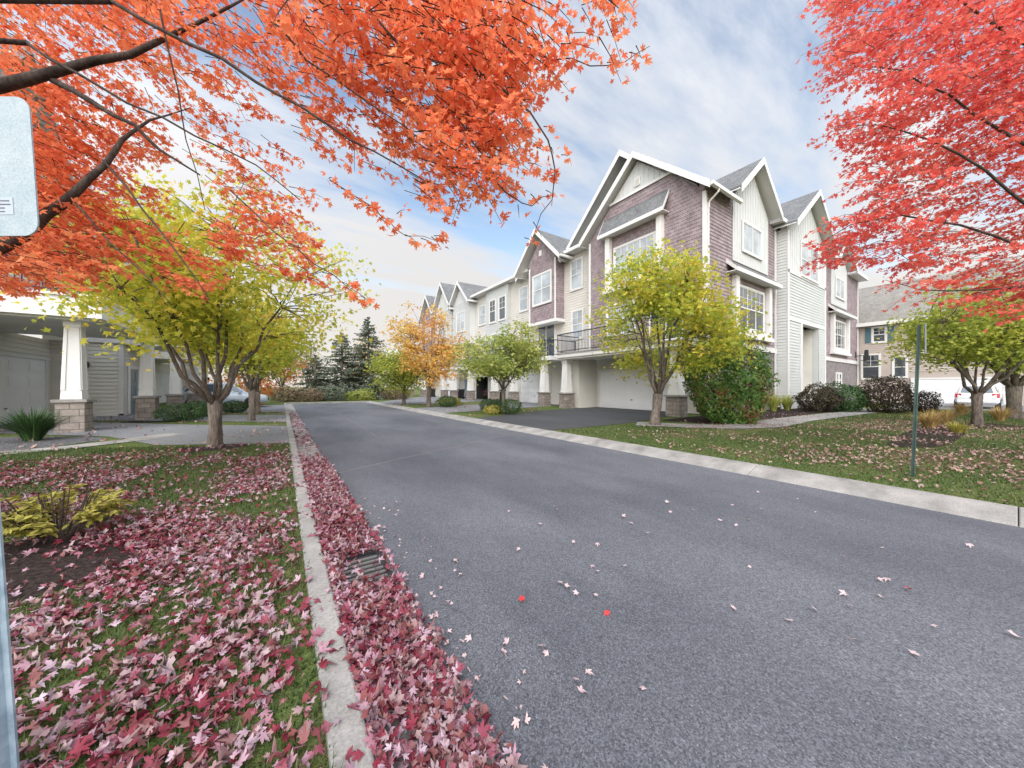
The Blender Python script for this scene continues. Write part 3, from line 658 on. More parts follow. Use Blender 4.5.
b = MB(); b.box(-8.05,22.6,3.3,-3.7,26.0,3.8); dk = b.build('balcony', M['white'], LB)
railing(dk, [(-7.1,22.7),(-3.75,22.7),(-3.75,25.9),(-7.1,25.9)], 3.8, 1.05)
column(LB, -4.3,23.0,3.3,.26,.28); column(LB, -4.0,25.4,3.3,.26,.28)
b = MB(); Ee = end(14.5); lap(Ee, -20,-7.2, .1,9.6, b); b.box(-20,14.5,.1,-7.4,14.7,9.6); b.build('wall', M['left_siding'], LB)
window(LB, Ee, -11,-9.4, 7,8.8, 'pane_blind', 2); window(LB, Ee, -11,-9.4, 4.2,6.0, 'pane_blind', 2)
b = MB(); b.add([(-20,14.2,9.65),(-6.8,14.2,9.65),(-6.8,50.6,9.65),(-20,50.6,9.65),(-13.4,18,13),(-13.4,46,13)], [(0,1,4),(1,2,5,4),(2,3,5),(3,0,4,5),(3,2,1,0)]); b.build('main_roof', M['roof'], LB)

# ------------------------------------------------------------------ tan building at the far right
TN = thing('apartment_building', 'tan sided building with brown grey roof and teal shutters behind the lime green trees', 'building', (42,-8,0))
FT = front(42)
b = MB(); lap(FT, -8,14, 2.6,6.75, b); lap(FT, 4.9,14,.1,2.6,b); lap(FT,-8,.4,.1,2.6,b); solid(FT,-8,14,.1,6.75,9,b); b.build('wall', M['tan'], TN)
panel_door(TN, FT, .6,4.7, .12,1.95, .03, cols=4)
window(TN, FT, 6.25,6.95, 5.2,6.4, 'pane_dark', 1, 'upper', True, .02); window(TN, FT, 6.6,7.6, 2.1,4.1, 'pane_dark', 1, 'upper', True, .02); window(TN, FT, 5.1,5.75, 2.2,3.8, 'pane_dark', 1, 'none', True, .02)
window(TN, FT, 2.2,3.2, 4.6,6.1, 'pane_dark', 1, 'upper', True, .02); window(TN, FT, -4,-2.8, 4.6,6.1, 'pane_dark', 1, 'upper', True, .02)
for q in (5.75,7.1): strip(TN, FT, q,q+.34, 5.15,6.45, .02,.06, 'shutter', 'shutter')
b = MB(); b.add([FT(-8.5,.5,6.75),FT(14.5,.5,6.75),FT(14.5,-4.5,10.9),FT(-8.5,-4.5,10.9),FT(14.5,-9.5,6.75),FT(-8.5,-9.5,6.75)], [(0,1,2,3),(3,2,4,5),(1,4,2),(0,3,5),(0,5,4,1)]); b.build('roof', M['roof_brown'], TN)
strip(TN, FT, -8.5,14.5, 6.55,6.85, .5,.56, 'fascia')

# ------------------------------------------------------------------ vehicles
def vehicle(name, label, cat, loc, rz, paintm, k=.92, tail_red=True):
    t = thing(name, label, cat, loc, rz, local=True)
    def ring(st, zb_top):
        pass
    # lower body: stations x, zb, belt, half width
    body = [(-2.30,.42,.86,.74),(-2.24,.32,1.02,.86),(-1.6,.28,1.06,.92),(-.6,.26,1.04,.93),(.7,.26,1.02,.93),(1.15,.26,.98,.92),(1.7,.28,.92,.90),(2.15,.32,.82,.84),(2.30,.38,.68,.72)]
    b = MB(); n = 0
    for x,zb,zt,w in body:
        b.v += [(x*k,yy*k,zz*k) for yy,zz in ((-w*.86,zb),(-w,zb+.16),(-w*1.0,zb+(zt-zb)*.6),(-w*.92,zt-.04),(-w*.75,zt),(w*.75,zt),(w*.92,zt-.04),(w,zb+(zt-zb)*.6),(w,zb+.16),(w*.86,zb))]
    for i in range(len(body)-1):
        for j in range(10): b.f.append((i*10+j, i*10+(j+1)%10, (i+1)*10+(j+1)%10, (i+1)*10+j))
    b.f += [tuple(range(10))[::-1], tuple((len(body)-1)*10+j for j in range(10))]
    b.build('body', paintm, t, smooth=True)
    cab = [(-2.14,.98,1.04,.80,.78),(-1.72,1.02,1.56,.84,.66),(-1.2,1.03,1.63,.85,.66),(.0,1.02,1.64,.86,.66),(.45,1.0,1.56,.86,.64),(1.22,.96,1.0,.84,.80)]
    b = MB()
    for x,zb,zt,w,wt in cab:
        b.v += [(x*k,yy*k,zz*k) for yy,zz in ((-w,zb),(-wt,zt-.05),(-wt+.08,zt),(wt-.08,zt),(wt,zt-.05),(w,zb))]
    for i in range(len(cab)-1):
        for j in range(5): b.f.append((i*6+j, i*6+j+1, (i+1)*6+j+1, (i+1)*6+j))
    b.f += [tuple(range(6))[::-1], tuple((len(cab)-1)*6+j for j in range(6))]
    b.build('cabin', paintm, t)
    def P(x, s_, z):          # point on the cabin side
        i = max(j for j in range(len(cab)-1) if cab[j][0] <= x+1e-6)
        a, c = cab[i], cab[i+1]; f = (x-a[0])/(c[0]-a[0]); q = [a[m]+(c[m]-a[m])*f for m in range(5)]
        fz = (z-q[1])/max(q[2]-.05-q[1],1e-3); w = q[3]+(q[4]-q[3])*fz
        return (x*k, s_*(w+.012)*k, z*k)
    for s_ in (-1,1):
        b = MB(); b.add([P(.05,s_,1.06),P(1.0,s_,1.06),P(.50,s_,1.44),P(.05,s_,1.54)],[(0,1,2,3)]); b.build('side_window', M['car_glass'], t)
        b = MB(); b.add([P(-.95,s_,1.07),P(-.02,s_,1.06),P(-.02,s_,1.54),P(-.95,s_,1.54)],[(0,1,2,3)]); b.build('side_window', M['car_glass'], t)
        b = MB(); b.add([P(-1.85,s_,1.09),P(-1.02,s_,1.08),P(-1.02,s_,1.53),P(-1.6,s_,1.5)],[(0,1,2,3)]); b.build('side_window', M['car_glass'], t)
        b = MB(); b.hexa([(x*k,s_*y*k,z*k) for x,y,z in ((.72,.88,1.02),(.9,.88,1.02),(.9,1.06,1.02),(.74,1.06,1.02),(.74,.88,1.14),(.86,.88,1.14),(.86,1.06,1.14),(.76,1.06,1.14))]); b.build('wing_mirror', paintm, t, bevel=.02)
        b = MB(); b.hexa([(x*k,s_*y*k,z*k) for x,y,z in ((2.0,.62,.66),(2.295,.60,.62),(2.19,.835,.64),(1.8,.90,.70),(2.0,.62,.76),(2.22,.60,.74),(2.12,.83,.76),(1.8,.895,.80))]); b.build('headlight', M['lamp_clear'], t)
        b = MB(); b.hexa([(x*k,s_*y*k,z*k) for x,y,z in ((-2.30,.60,.74),(-2.0,.60,.74),(-2.0,.90,.74),(-2.26,.85,.74),(-2.28,.60,1.02),(-2.0,.60,1.02),(-2.0,.90,1.02),(-2.22,.86,1.02))]); b.build('tail_light', M['red_lamp'], t)
        for xw in (-1.42,1.42):
            b = MB(); b.lathe((xw*k,s_*.70*k,.34*k),(0,s_,0),[(0,.30*k),(.03,.39*k),(.225*k,.39*k)],20); b.build('wheel_arch', M['interior'], t)
            b = MB(); b.lathe((xw*k,s_*.72*k,.34*k),(0,s_,0),[(0,.30*k),(.02,.335*k),(.20*k,.335*k),(.225*k,.30*k),(.225*k,.23*k)],24); w_ = b.build('wheel', M['tyre'], t, smooth=False)
            b = MB(); b.lathe((xw*k,s_*.73*k,.34*k),(0,s_,0),[(.18*k,.22*k),(.215*k,.225*k),(.215*k,.19*k),(.20*k,.17*k)],20)
            for q in range(5):
                a = 2*pi*q/5; c_ = np.array([xw*k, s_*.945*k, .34*k]); b.tube([c_, c_+np.array([cos(a)*.2*k,0,sin(a)*.2*k])], [.04*k,.03*k], 4)
            b.build('rim', M['rim'], w_)
    b = MB(); b.add([(x*k,y*k,z*k) for x,y,z in ((1.19,-.74,1.035),(1.19,.74,1.035),(.50,.56,1.55),(.50,-.56,1.55))],[(0,1,2,3)]); b.build('windscreen', M['car_glass'], t)
    b = MB(); b.add([(x*k,y*k,z*k) for x,y,z in ((-2.135,-.66,1.08),(-2.135,.66,1.08),(-1.78,.56,1.52),(-1.78,-.56,1.52))],[(0,3,2,1)]); b.build('rear_window', M['car_glass'], t)
    b = MB(); b.hexa([(x*k,y*k,z*k) for x,y,z in ((-2.36,-.78,.40),(-2.2,-.84,.40),(-2.2,.84,.40),(-2.36,.78,.40),(-2.36,-.78,.58),(-2.2,-.84,.58),(-2.2,.84,.58),(-2.36,.78,.58))]); b.build('bumper', paintm, t, bevel=.03)
    b = MB(); b.box(-2.335*k,-.25*k,.70*k,-2.28*k,.25*k,.83*k); b.build('plate_recess', M['bin'], t)
    b = MB(); b.box(2.2*k,-.5*k,.45*k,2.32*k,.5*k,.62*k); b.build('grille', M['bin'], t)
    return t
vehicle('parked_car', 'silver blue crossover parked nose towards the kerb on the left driveway', 'car', (-2.85,26.9,.112), 0, M['car_silver'])
vehicle('parked_car', 'white car seen from behind beyond the lime green tree trunks at right', 'car', (35.0,1.35,.112), 0, M['car_white'], .86)
vehicle('parked_car', 'dark car with red tail lights inside the open garage', 'car', (19.2,30.0,.112), 0, M['car_dark'], .9)

# ------------------------------------------------------------------ street furniture
post = thing('sign_post', 'green steel post with a sign plate seen edge on, on the right lawn', 'sign post', tuple(ground(914.5,477)))
g0 = ground(914.5,477); Z0 = FPX*(EYE-.1)/(477-V0); g1 = at(921,325,Z0)
ax = (g1-g0)
def chan(path, wdt, dep, b, side, nrm):       # U-channel: web and two flanges
    p0, p1 = path; s_, n_ = np.array(side), np.array(nrm)
    for a0,a1,d0,d1 in ((-wdt,-wdt*.45,0,.006),(wdt*.45,wdt,0,.006),(-wdt*.45,wdt*.45,dep,dep+.006),(-wdt*.48,-wdt*.40,0,dep),(wdt*.40,wdt*.48,0,dep)):
        c = [s_*a0+n_*d0, s_*a1+n_*d0, s_*a1+n_*d1, s_*a0+n_*d1]
        b.hexa([p0+q for q in c]+[p1+q for q in c])
rd, fd = np.array([CT,-ST,0.]), np.array([ST,CT,0.])
b = MB(); chan((g0-ax*.02,g1), .042, .03, b, rd*.8+fd*.6, fd*.8-rd*.6); b.build('post', M['green_post'], post)
pd = unit(fd*1.0+rd*1.13); pn = np.array([-pd[1],pd[0],0.])   # plate lies almost along the line of sight
c0 = g1+rd*.062+np.array([0,0,-.42]); b = MB()
b.hexa([c0-pd*.15-pn*.004,c0+pd*.15-pn*.004,c0+pd*.15+pn*.004,c0-pd*.15+pn*.004]+[q+np.array([0,0,.43]) for q in (c0-pd*.15-pn*.004,c0+pd*.15-pn*.004,c0+pd*.15+pn*.004,c0-pd*.15+pn*.004)])
b.build('sign_plate', M['plate'], post)
Zp = 1.12
p_low = at(8,760,Zp)+np.array([0,0,-.05]); p_mid = at(-14,480,Zp); dirp = (p_mid-p_low)/(p_mid[2]-p_low[2])
p_low = p_low+dirp*(.1-p_low[2]); p_top = p_low+dirp*(2.42-.1)
sg = thing('sign_post', 'leaning galvanised post with the blank back of a rounded sign plate at the left edge', 'sign post', tuple(p_low))
b = MB(); chan((p_low,p_top), .042, .028, b, rd, -fd); b.build('post', M['galv'], sg)
up = unit(dirp); cpl = at(-17,173,Zp)-fd*.035; hw, hh, rc = .215, .222, .045
outl = []
for cx,cy,a0 in ((hw-rc,hh-rc,0),(-hw+rc,hh-rc,90),(-hw+rc,-hh+rc,180),(hw-rc,-hh+rc,270)):
    for a in np.linspace(a0,a0+90,6): outl.append(cpl+rd*(cx+rc*cos(radians(a)))+up*(cy+rc*sin(radians(a))))
b = MB(); b.prism(outl, fd*.004); pl = b.build('sign_plate', M['plate'], sg)
def on_plate(x0,x1,y0,y1,e,mb):
    f = -fd*e; c = [cpl+rd*x+up*y_+f for x,y_ in ((x0,y0),(x1,y0),(x1,y1),(x0,y1))]; mb.quad(*c); return mb
on_plate(.045,.142,-.155,-.10,.001,MB()).build('sticker', M['sticker'], pl)
b = MB()
for i in range(4):
    on_plate(.06,.06+RND.uniform(.05,.075),-.147+i*.0115,-.144+i*.0115,.002,b)
on_plate(.05,.078,-.118,-.108,.002,b); b.build('sticker_print', M['ink'], pl)
b = MB()
for q in (-.19,.19):
    c = cpl+up*q+rd*.0; b.lathe(c-fd*.001, -fd, [(0,.008),(.005,.007),(.006,.002)], 8)
b.build('bolt', M['galv'], sg)

def bin_(loc, label, mat='bin'):
    x,y = loc; t = thing('trash_bin', label, 'trash bin', (x,y,.112), group='trash bins by the garages' if mat == 'bin' else None)
    b = MB(); b.frustum(x,y,.17,.24,.26,1.02,.30,.33); b.build('bin_body', M[mat], t, bevel=.03)
    b = MB(); b.hexa([(x-.34,y-.36,1.02),(x+.36,y-.36,1.02),(x+.36,y+.36,1.02),(x-.34,y+.36,1.02),(x-.3,y-.32,1.08),(x+.34,y-.32,1.13),(x+.34,y+.32,1.13),(x-.3,y+.32,1.08)]); b.build('lid', M[mat], t, bevel=.02)
    for s_ in (-1,1):
        b = MB(); b.lathe((x+.2,y+s_*.27,.24),(0,s_,0),[(0,.12),(.05,.12)],12); b.build('wheel', M['tyre'], t)
bin_((15.5,24.7), 'black wheeled bin nearest us, beside the white garage door')
bin_((15.5,32.6), 'black wheeled bin just beyond the open garage')
bin_((15.5,33.7), 'black wheeled bin beyond the amber tree, next to a porch column')
bin_((15.3,40.2), 'farthest black wheeled bin, near the orange door')
bin_((31.5,-.9), 'teal wheeled bin behind the rightmost lime green tree', 'shutter')

ch = thing('balcony_chair', 'dark metal armchair on the small balcony under the mauve bay', 'chair', (14.75,18.1,3.36))
cx, cy, cz = 14.75,18.1,3.36
b = MB(); b.box(cx-.25,cy-.27,cz+.42,cx+.25,cy+.27,cz+.46); b.build('seat', M['dark_metal'], ch)
b = MB()
for i in range(7): b.tube([(cx+.24,cy-.26+i*.087,cz+.46),(cx+.36,cy-.26+i*.087,cz+1.0)], .012, 4)
b.tube([(cx+.36,cy-.28,cz+1.0),(cx+.36,cy+.28,cz+1.0)], .02, 5); b.build('backrest', M['dark_metal'], ch)
for sx in (-1,1):
    for sy in (-1,1): MB().tube([(cx+sx*.24,cy+sy*.26,cz+.44),(cx+sx*.28,cy+sy*.28,cz)], .018, 5).build('leg', M['dark_metal'], ch)
for sy in (-1,1): MB().tube([(cx-.25,cy+sy*.27,cz+.42),(cx-.25,cy+sy*.28,cz+.66),(cx+.3,cy+sy*.28,cz+.68)], .018, 5).build('armrest', M['dark_metal'], ch)

# ------------------------------------------------------------------ plants
def curve(p0, p1, n, sag, jit):
    p0, p1 = np.array(p0,float), np.array(p1,float); L = np.linalg.norm(p1-p0); out = []
    for t in np.linspace(0,1,n):
        q = p0*(1-t)+p1*t; q[2] += sag*L*4*t*(1-t)*.5
        if 0 < t < 1: q += RNG.normal(size=3)*jit*L
        out.append(q)
    return out
def tree(label, base, H, cz, rad, tr, split, mat, ncl, lpc, lsize, shape='rhomb', bark='bark', lean=(0,0), limbs=7, gap=-.15, group=None, clr=.36, low=-.8, name='deciduous_tree', freq=1.3):
    bx, by = base[0], base[1]; bz = .08
    t = thing(name, label, 'tree', (bx,by,bz), group=group)
    C0 = np.array([bx+lean[0], by+lean[1], cz]); rad = np.array(rad, float)
    w = MB(); sp = np.array([bx+lean[0]*.25, by+lean[1]*.25, split])
    path = [np.array([bx,by,bz-.05]), np.array([bx,by,bz+.12]), np.array([bx+.01,by,bz+.35]), (np.array([bx,by,bz])+sp)/2+RNG.normal(size=3)*.015, sp]
    w.tube(path, [tr*1.5,tr*1.2,tr*1.04,tr*.96,tr*1.12], 12)
    # clusters
    A = []
    while len(A) < ncl:
        d = unit(RNG.normal(size=(400,3))); r = RNG.uniform(.12,1,(400,1))**.5
        d[:,2] = np.maximum(d[:,2], low)
        q = d*r; P = C0+q*rad*(1+.24*noise3(d*2.2+bx,1.)[:,None])
        keep = noise3(P, freq*1.25) > gap+.12
        A += list(P[keep])
    A = np.array(A[:ncl])
    nodes = []
    for i in range(limbs):
        az = 2*pi*(i+RND.uniform(-.25,.25))/limbs; el = RND.choice((.25,.5,.85)) if i else 1.3
        end_ = C0+rad*np.array([cos(az)*cos(el), sin(az)*cos(el), sin(el)*.95-.12])*.72
        st = sp+np.array([0,0,-RND.uniform(.06,.2)])
        pth = curve(st, end_, 7, .05 if el > 1 else -.06, .018)
        r0 = tr*RND.uniform(.34,.5); rr = [r0*(1-.8*k_/6) for k_ in range(7)]
        w.tube(pth, rr, 7)
        nodes += [(p,r_) for p,r_ in zip(pth[2:], rr[2:])]
    NP_ = np.array([p for p,_ in nodes])
    w.build('trunk', M[bark], t, smooth=True)
    tw = MB()
    for a in A:
        cst = np.linalg.norm(NP_-a, axis=1)+.5*np.maximum(0, NP_[:,2]-a[2]); i = int(np.argmin(cst))
        pth = curve(NP_[i], a, 4, .06, .03); tw.tube(pth, [min(.03,nodes[i][1]*.6), .014, .009, .005], 4, False)
    tw.build('branches', M[bark], t)
    N = ncl*lpc; P = np.repeat(A, lpc, 0)+rvec(N,1,1)*np.array([clr,clr,clr*.42])
    P[:,2] -= .35*((P-np.repeat(A,lpc,0))[:,:2]**2).sum(1)
    nr = rvec(N,.75,.5); nr[:,2] += .9
    leaves('crown', P, lsize*RNG.uniform(.7,1.2,N), nr, rvec(N,1,.5)-np.array([0,0,.35]), shape, M[mat], t)
    return t
rt = ground(215,447)
tree('green and yellow tree with thick grey trunk on the left lawn under the orange maple', rt, 6, 3.45, (2.45,2.45,1.85), .115, 1.1, 'l_green_yellow', 300, 44, .088, 'star', limbs=10, clr=.36, gap=-.3, low=-.72)
tree('small yellow green tree beside the second left driveway', (-.95,16.2), 5, 3.2, (1.6,1.6,1.5), .10, 1.3, 'l_yellow', 130, 36, .11, limbs=7, clr=.34, low=-.7)
tree('slim yellow tree at the road edge beyond the silver car', (-1.0,20.6), 5, 3.2, (1.9,1.9,1.6), .12, 1.2, 'l_lime', 130, 36, .12, limbs=7, clr=.38, low=-.7)
tree('yellow and green tree with forked trunk in front of the mauve townhouse', ground(655,425), 7, 3.85, (2.3,2.3,2.25), .145, 1.15, 'l_yellow', 240, 42, .10, 'star', limbs=11, gap=-.1, clr=.32, low=-.78, lean=(.35,-.2))
tree('small green tree in front of the second garage', ground(503.5,414), 4.3, 2.9, (1.95,1.95,1.4), .095, 1.3, 'l_green', 190, 40, .10, limbs=8, clr=.32, gap=-.25)
tree('amber tree with turning leaves standing before the far porches', ground(428.5,407), 6.6, 4.15, (2.25,2.25,2.4), .14, 1.7, 'l_amber', 150, 38, .115, limbs=8, clr=.36, gap=-.05, lean=(.45,-.1))
tree('rounded green tree at the far end of the right kerb', (7.3,24.8), 4.6, 2.6, (1.9,1.9,1.5), .12, 1.1, 'l_lime', 150, 40, .12, limbs=7, clr=.38, gap=-.3)
tree('lime green tree with forked trunk on the right lawn behind the green post', ground(977,426), 6, 3.3, (2.2,2.2,1.55), .115, 1.2, 'l_lime', 220, 40, .088, 'star', limbs=9, clr=.34, gap=-.3, bark='bark', low=-.7)
tree('rightmost lime green tree with a thick grey trunk near the white car', ground(1014,418.5), 6, 3.5, (2.3,2.3,1.6), .19, 1.4, 'l_lime', 230, 40, .10, limbs=9, clr=.38, gap=-.3, low=-.7)

def conifer(label, x, y, H, r, n_wh=26, mat='l_spruce'):
    t = thing('spruce_tree', label, 'tree', (x,y,.08))
    w = MB(); w.tube([(x,y,0),(x,y,H*.5),(x,y,H)], [.22,.13,.02], 8)
    P, Nn, Tt, S = [], [], [], []
    for i in range(n_wh):
        f = i/(n_wh-1); z = .9+f*(H-1.0); L = r*(1-f)**.8*RND.uniform(.8,1.12)+.15
        for j in range(int(6+6*(1-f))):
            a = RND.uniform(0,2*pi); l_ = L*RND.uniform(.75,1.1); droop = -.18-.2*(1-f)
            e = np.array([x+cos(a)*l_, y+sin(a)*l_, z+l_*(.35*f+droop)+.05])
            w.tube([(x,y,z), tuple((np.array([x,y,z])+e)/2+np.array([0,0,-.05*l_])), tuple(e)], [.028,.018,.008], 3, False)
            m = int(10+17*l_)
            q = RNG.uniform(.12,1,m)[:,None]**.8; base = np.array([x,y,z])*(1-q)+e*q
            sd = np.array([-sin(a),cos(a),0]); o = RNG.normal(size=(m,1))*.13*l_*.5
            P.append(base+sd*o+np.array([0,0,-.05])*np.abs(RNG.normal(size=(m,1)))*2); Nn.append(rvec(m,.5,.3)+np.array([0,0,.7]))
            Tt.append(np.array([cos(a),sin(a),-.4])+sd*o*3+rvec(m,.3,.3)); S.append(np.full(m,.11+.05*(1-f)))
    w.build('trunk', M['bark'], t)
    leaves('crown', np.concatenate(P), np.concatenate(S), np.concatenate(Nn), np.concatenate(Tt), 'rhomb', M[mat], t, .1, .1)
conifer('tall dark spruce standing beyond the end of the road', 7.4,37.5, 8.6, 3.3, 30)
conifer('shorter dense spruce left of the tall one beyond the road end', 5.0,38, 6.8, 3.2, 24)
conifer('low dark spruce behind the slim yellow tree at left', 2.6,37, 4.4, 2.2, 14)

def shrub(name, label, x, y, rx, ry, h, mat, n, size, shape='oval', group=None, lump=.12, z0=.1, cat='shrub', stems=8, core=True):
    t = thing(name, label, cat, (x,y,z0), group=group)
    d = unit(RNG.normal(size=(n,3)))
    r = (RNG.uniform(.35,1,(n,1))**.25)*(1+lump*noise3(d*4.2+np.array([x,y,0]),1.2)[:,None])
    P = np.array([x,y,z0+h*.45])+d*r*np.array([rx,ry,h*.55])*np.where(d[:,2:]<0,np.array([.93,.93,1.]),1.); P[:,2] = np.maximum(P[:,2], z0+RNG.uniform(.02,.12,n))
    leaves('foliage', P, size*RNG.uniform(.7,1.3,n), d+rvec(n,.6,.6), rvec(n)+np.array([0,0,.5]), shape, M[mat], t)
    b = MB()
    for i in range(stems):
        a = RND.uniform(0,2*pi); q = RND.uniform(.4,.85)
        b.tube([(x+cos(a)*.06,y+sin(a)*.06,z0-.02),(x+cos(a)*rx*q*.5,y+sin(a)*ry*q*.5,z0+h*.4),(x+cos(a)*rx*q,y+sin(a)*ry*q,z0+h*.75)], [.022,.014,.006], 4, False)
    b.build('stems', M['bark_dark'], t)
    return t
gx = ground(728,425)
shrub('burning_bush', 'large rounded green shrub with red patches at the corner of the mauve townhouse', gx[0]+1.0,gx[1]+.5, 1.4,1.4,2.85, 'l_burning', 11000, .066, lump=.17)
GB = 'clipped boxwoods by the driveways'
for x,y,r,h,l in ((8.9,13.4,.62,.72,'clipped boxwood ball nearest the sealed driveway on the right'),(9.0,14.6,.52,.68,'clipped boxwood ball in the middle of three behind the small green tree'),(9.1,15.6,.6,.66,'clipped boxwood ball leftmost of three before the porch'),(8.6,20.0,.62,.75,'lone clipped boxwood ball beside the amber tree')):
    shrub('boxwood', l, x,y,r,r,h,'l_boxwood',2200,.03,group=GB,lump=.07)
for u_,v_,r,h,l in ((182,421,.78,.66,'broad clipped boxwood in front of a left porch column'),(200,417,.72,.7,'clipped boxwood partly behind the left tree trunk'),(234,413,.6,.62,'clipped boxwood in front of the silver car')):
    p = ground(u_,v_); shrub('boxwood', l, p[0],p[1],r,r,h,'l_boxwood',2400,.032,group=GB,lump=.07)
p = ground(826,412); shrub('shrub', 'dark maroon shrub before the entry of the mauve townhouse', p[0],p[1]+.3,1.05,.9,1.35,'l_maroon',4200,.05,lump=.16)
p = ground(862,411); shrub('shrub', 'dark green loose shrub below the far bay of the end wall', p[0]-1,p[1]+.5,1.7,1.0,1.35,'l_boxwood',4200,.06,lump=.2)
p = ground(893,413); shrub('shrub', 'big rounded maroon shrub near the tan building', p[0],p[1]+.2,1.05,.95,1.8,'l_maroon',5000,.05,lump=.14)
p = ground(908,412); shrub('shrub', 'small dark green shrub tucked beside the big maroon one', p[0],p[1]-.5,.6,.6,1.05,'l_maroon',2200,.045,lump=.14)
shrub('shrub', 'low yellow brown shrub before the porch bins', 9.3,21.3,.9,.6,.6,'l_lowyellow',1500,.05,lump=.2)
shrub('shrub', 'small golden perennial clump by the boxwood balls', 8.3,13.9,.55,.45,.4,'l_lowyellow',900,.045,lump=.2)
shrub('shrub', 'orange shrub behind the silver car', -2.2,29.3,1.9,1.0,2.2,'l_orangebush',2600,.09,lump=.25)
shrub('shrub', 'low reddish brown shrub beyond the far end of the kerb', .2,34.5,1.3,1.0,1.3,'l_brown',1500,.08,lump=.25)
shrub('shrub', 'grey green shrub at the road end under the spruces', 3.9,34.6,1.7,1.0,1.5,'l_spruce',1800,.09,lump=.25)
shrub('shrub', 'russet shrub to the right of the tall spruce', 9.6,35,1.3,1.0,1.3,'l_brown',1800,.09,lump=.25)
shrub('shrub', 'pale green weedy shrub at the far kerb by the spruce trunk', 6.0,34.2,1.5,.8,1.0,'l_green',1500,.08,lump=.25)
shrub('shrub', 'brown low shrub left of the road end', 1.9,34.2,1.3,.8,1.2,'l_brown',1500,.08,lump=.25)
# yellow shrub close to us
yr = ground(60,540)
ys = thing('yellow_shrub', 'low yellow green shrub in dark mulch beside the leaning sign post', 'shrub', tuple(yr))
b = MB(); LP, LN, LT = [], [], []
for i in range(52):
    a = RND.uniform(0,2*pi); L = RND.uniform(.14,.38); h = RND.uniform(.18,.44)
    q0 = np.array([yr[0]+cos(a)*.07, yr[1]+sin(a)*.07, .1]); q1 = q0+np.array([cos(a)*L*.55, sin(a)*L*.55, h]); q2 = q0+np.array([cos(a)*L, sin(a)*L, h*.9])
    b.tube([q0,q1,q2], [.006,.004,.002], 4, False)
    for f in np.linspace(.3,1,15):
        q = q0*(1-f)**2+2*q1*f*(1-f)+q2*f*f if f < 1 else q2
        for s_ in (-1,1):
            dd = np.array([cos(a+s_*1.0), sin(a+s_*1.0), -.1])
            LP.append(q+dd*.03+RNG.normal(size=3)*.008); LN.append(np.array([0,0,1.])+RNG.normal(size=3)*.35); LT.append(dd)
b.build('stems', M['bark_dark'], ys)
LP = np.array(LP); leaves('foliage', LP, .033*RNG.uniform(.7,1.25,len(LP)), np.array(LN), np.array(LT), 'oval', M['l_lowyellow'], ys, .2, .1)
# spiky plant and ornamental grasses
def blades(name, label, x, y, n, L, w, mat, spread=.6, z0=.1, cat='plant', group=None):
    t = thing(name, label, cat, (x,y,z0), group=group); V, T = [], []
    for i in range(n):
        a = RND.uniform(0,2*pi); l_ = L*RND.uniform(.6,1.1); sp = spread*RND.uniform(.15,1)
        d = np.array([cos(a),sin(a),0]); s_ = np.array([-sin(a),cos(a),0])*w; k0 = len(V); o = np.array([x,y,z0])+d*RND.uniform(0,.12)
        for f in (0,.35,.7,1):
            p = o+d*sp*l_*f**1.5+np.array([0,0,l_*(f-.35*sp*f*f)]); ww = s_*(1-f*.9)
            V += [p-ww, p+ww]
        for q in range(3): T += [(k0+2*q,k0+2*q+1,k0+2*q+3),(k0+2*q,k0+2*q+3,k0+2*q+2)]
    tri_mesh('blades', np.array(V), np.array(T), M[mat], t); return t
p = ground(33,441); blades('spiky_shrub', 'dark green spiky shrub in grey rocks by the stone porch column', p[0],p[1],750,.82,.016,'l_boxwood',.95)
GG = 'ornamental grasses along the end wall'
for u_,v_,L,l in ((772,413,1.3,'pale plumed grass right of the big green and red shrub'),(785,412,1.0,'green grass tuft below the entry bay'),(799,411,.9,'green grass tuft left of the dark maroon shrub'),(838,411,1.1,'dry grass tuft right of the dark maroon shrub')):
    p = ground(u_,v_); blades('ornamental_grass', l, p[0],p[1]+.5,320,L,.02,'l_dry' if L>1 else 'l_green',.6,group=GG)
for u_,v_,l in ((930,428,'tan dry grass clump behind the green post'),(946,424,'tan dry grass clump right of the green post'),(958,433,'yellow green low clump at the mulch edge'),(962,415,'dry clump in front of the white car'),(1000,421,'dry clump between the two lime green trunks')):
    p = ground(u_,v_); blades('dry_grass', l, p[0],p[1],260,.62 if 'dry' in l else .34,.016,'l_dry' if 'dry' in l else 'l_lowyellow',.9,group='dry clumps on the right lawn')

# far woodland beyond the road end
far = [(-9,52,9,'l_brown','pale russet tree far left beyond the road end'),(-3,60,11,'l_brown','tall russet tree far behind the low spruce'),(3,56,8,'l_brown','russet tree far behind the shorter spruce'),(9.5,54,9,'l_amber','faded amber tree right of the tall spruce far away'),(13,62,10,'l_brown','russet tree far away at the end of the townhouse row'),(0,47,6,'l_orangebush','small orange tree beyond the road end')]
for x,y,h,m,l in far:
    tree(l, (x,y), h, h*.6, (h*.3,h*.3,h*.4), .18, h*.22, m, 90, 22, .15, limbs=7, clr=.6, gap=-.1, group='trees far beyond the road end', freq=.7)
wd = MB()

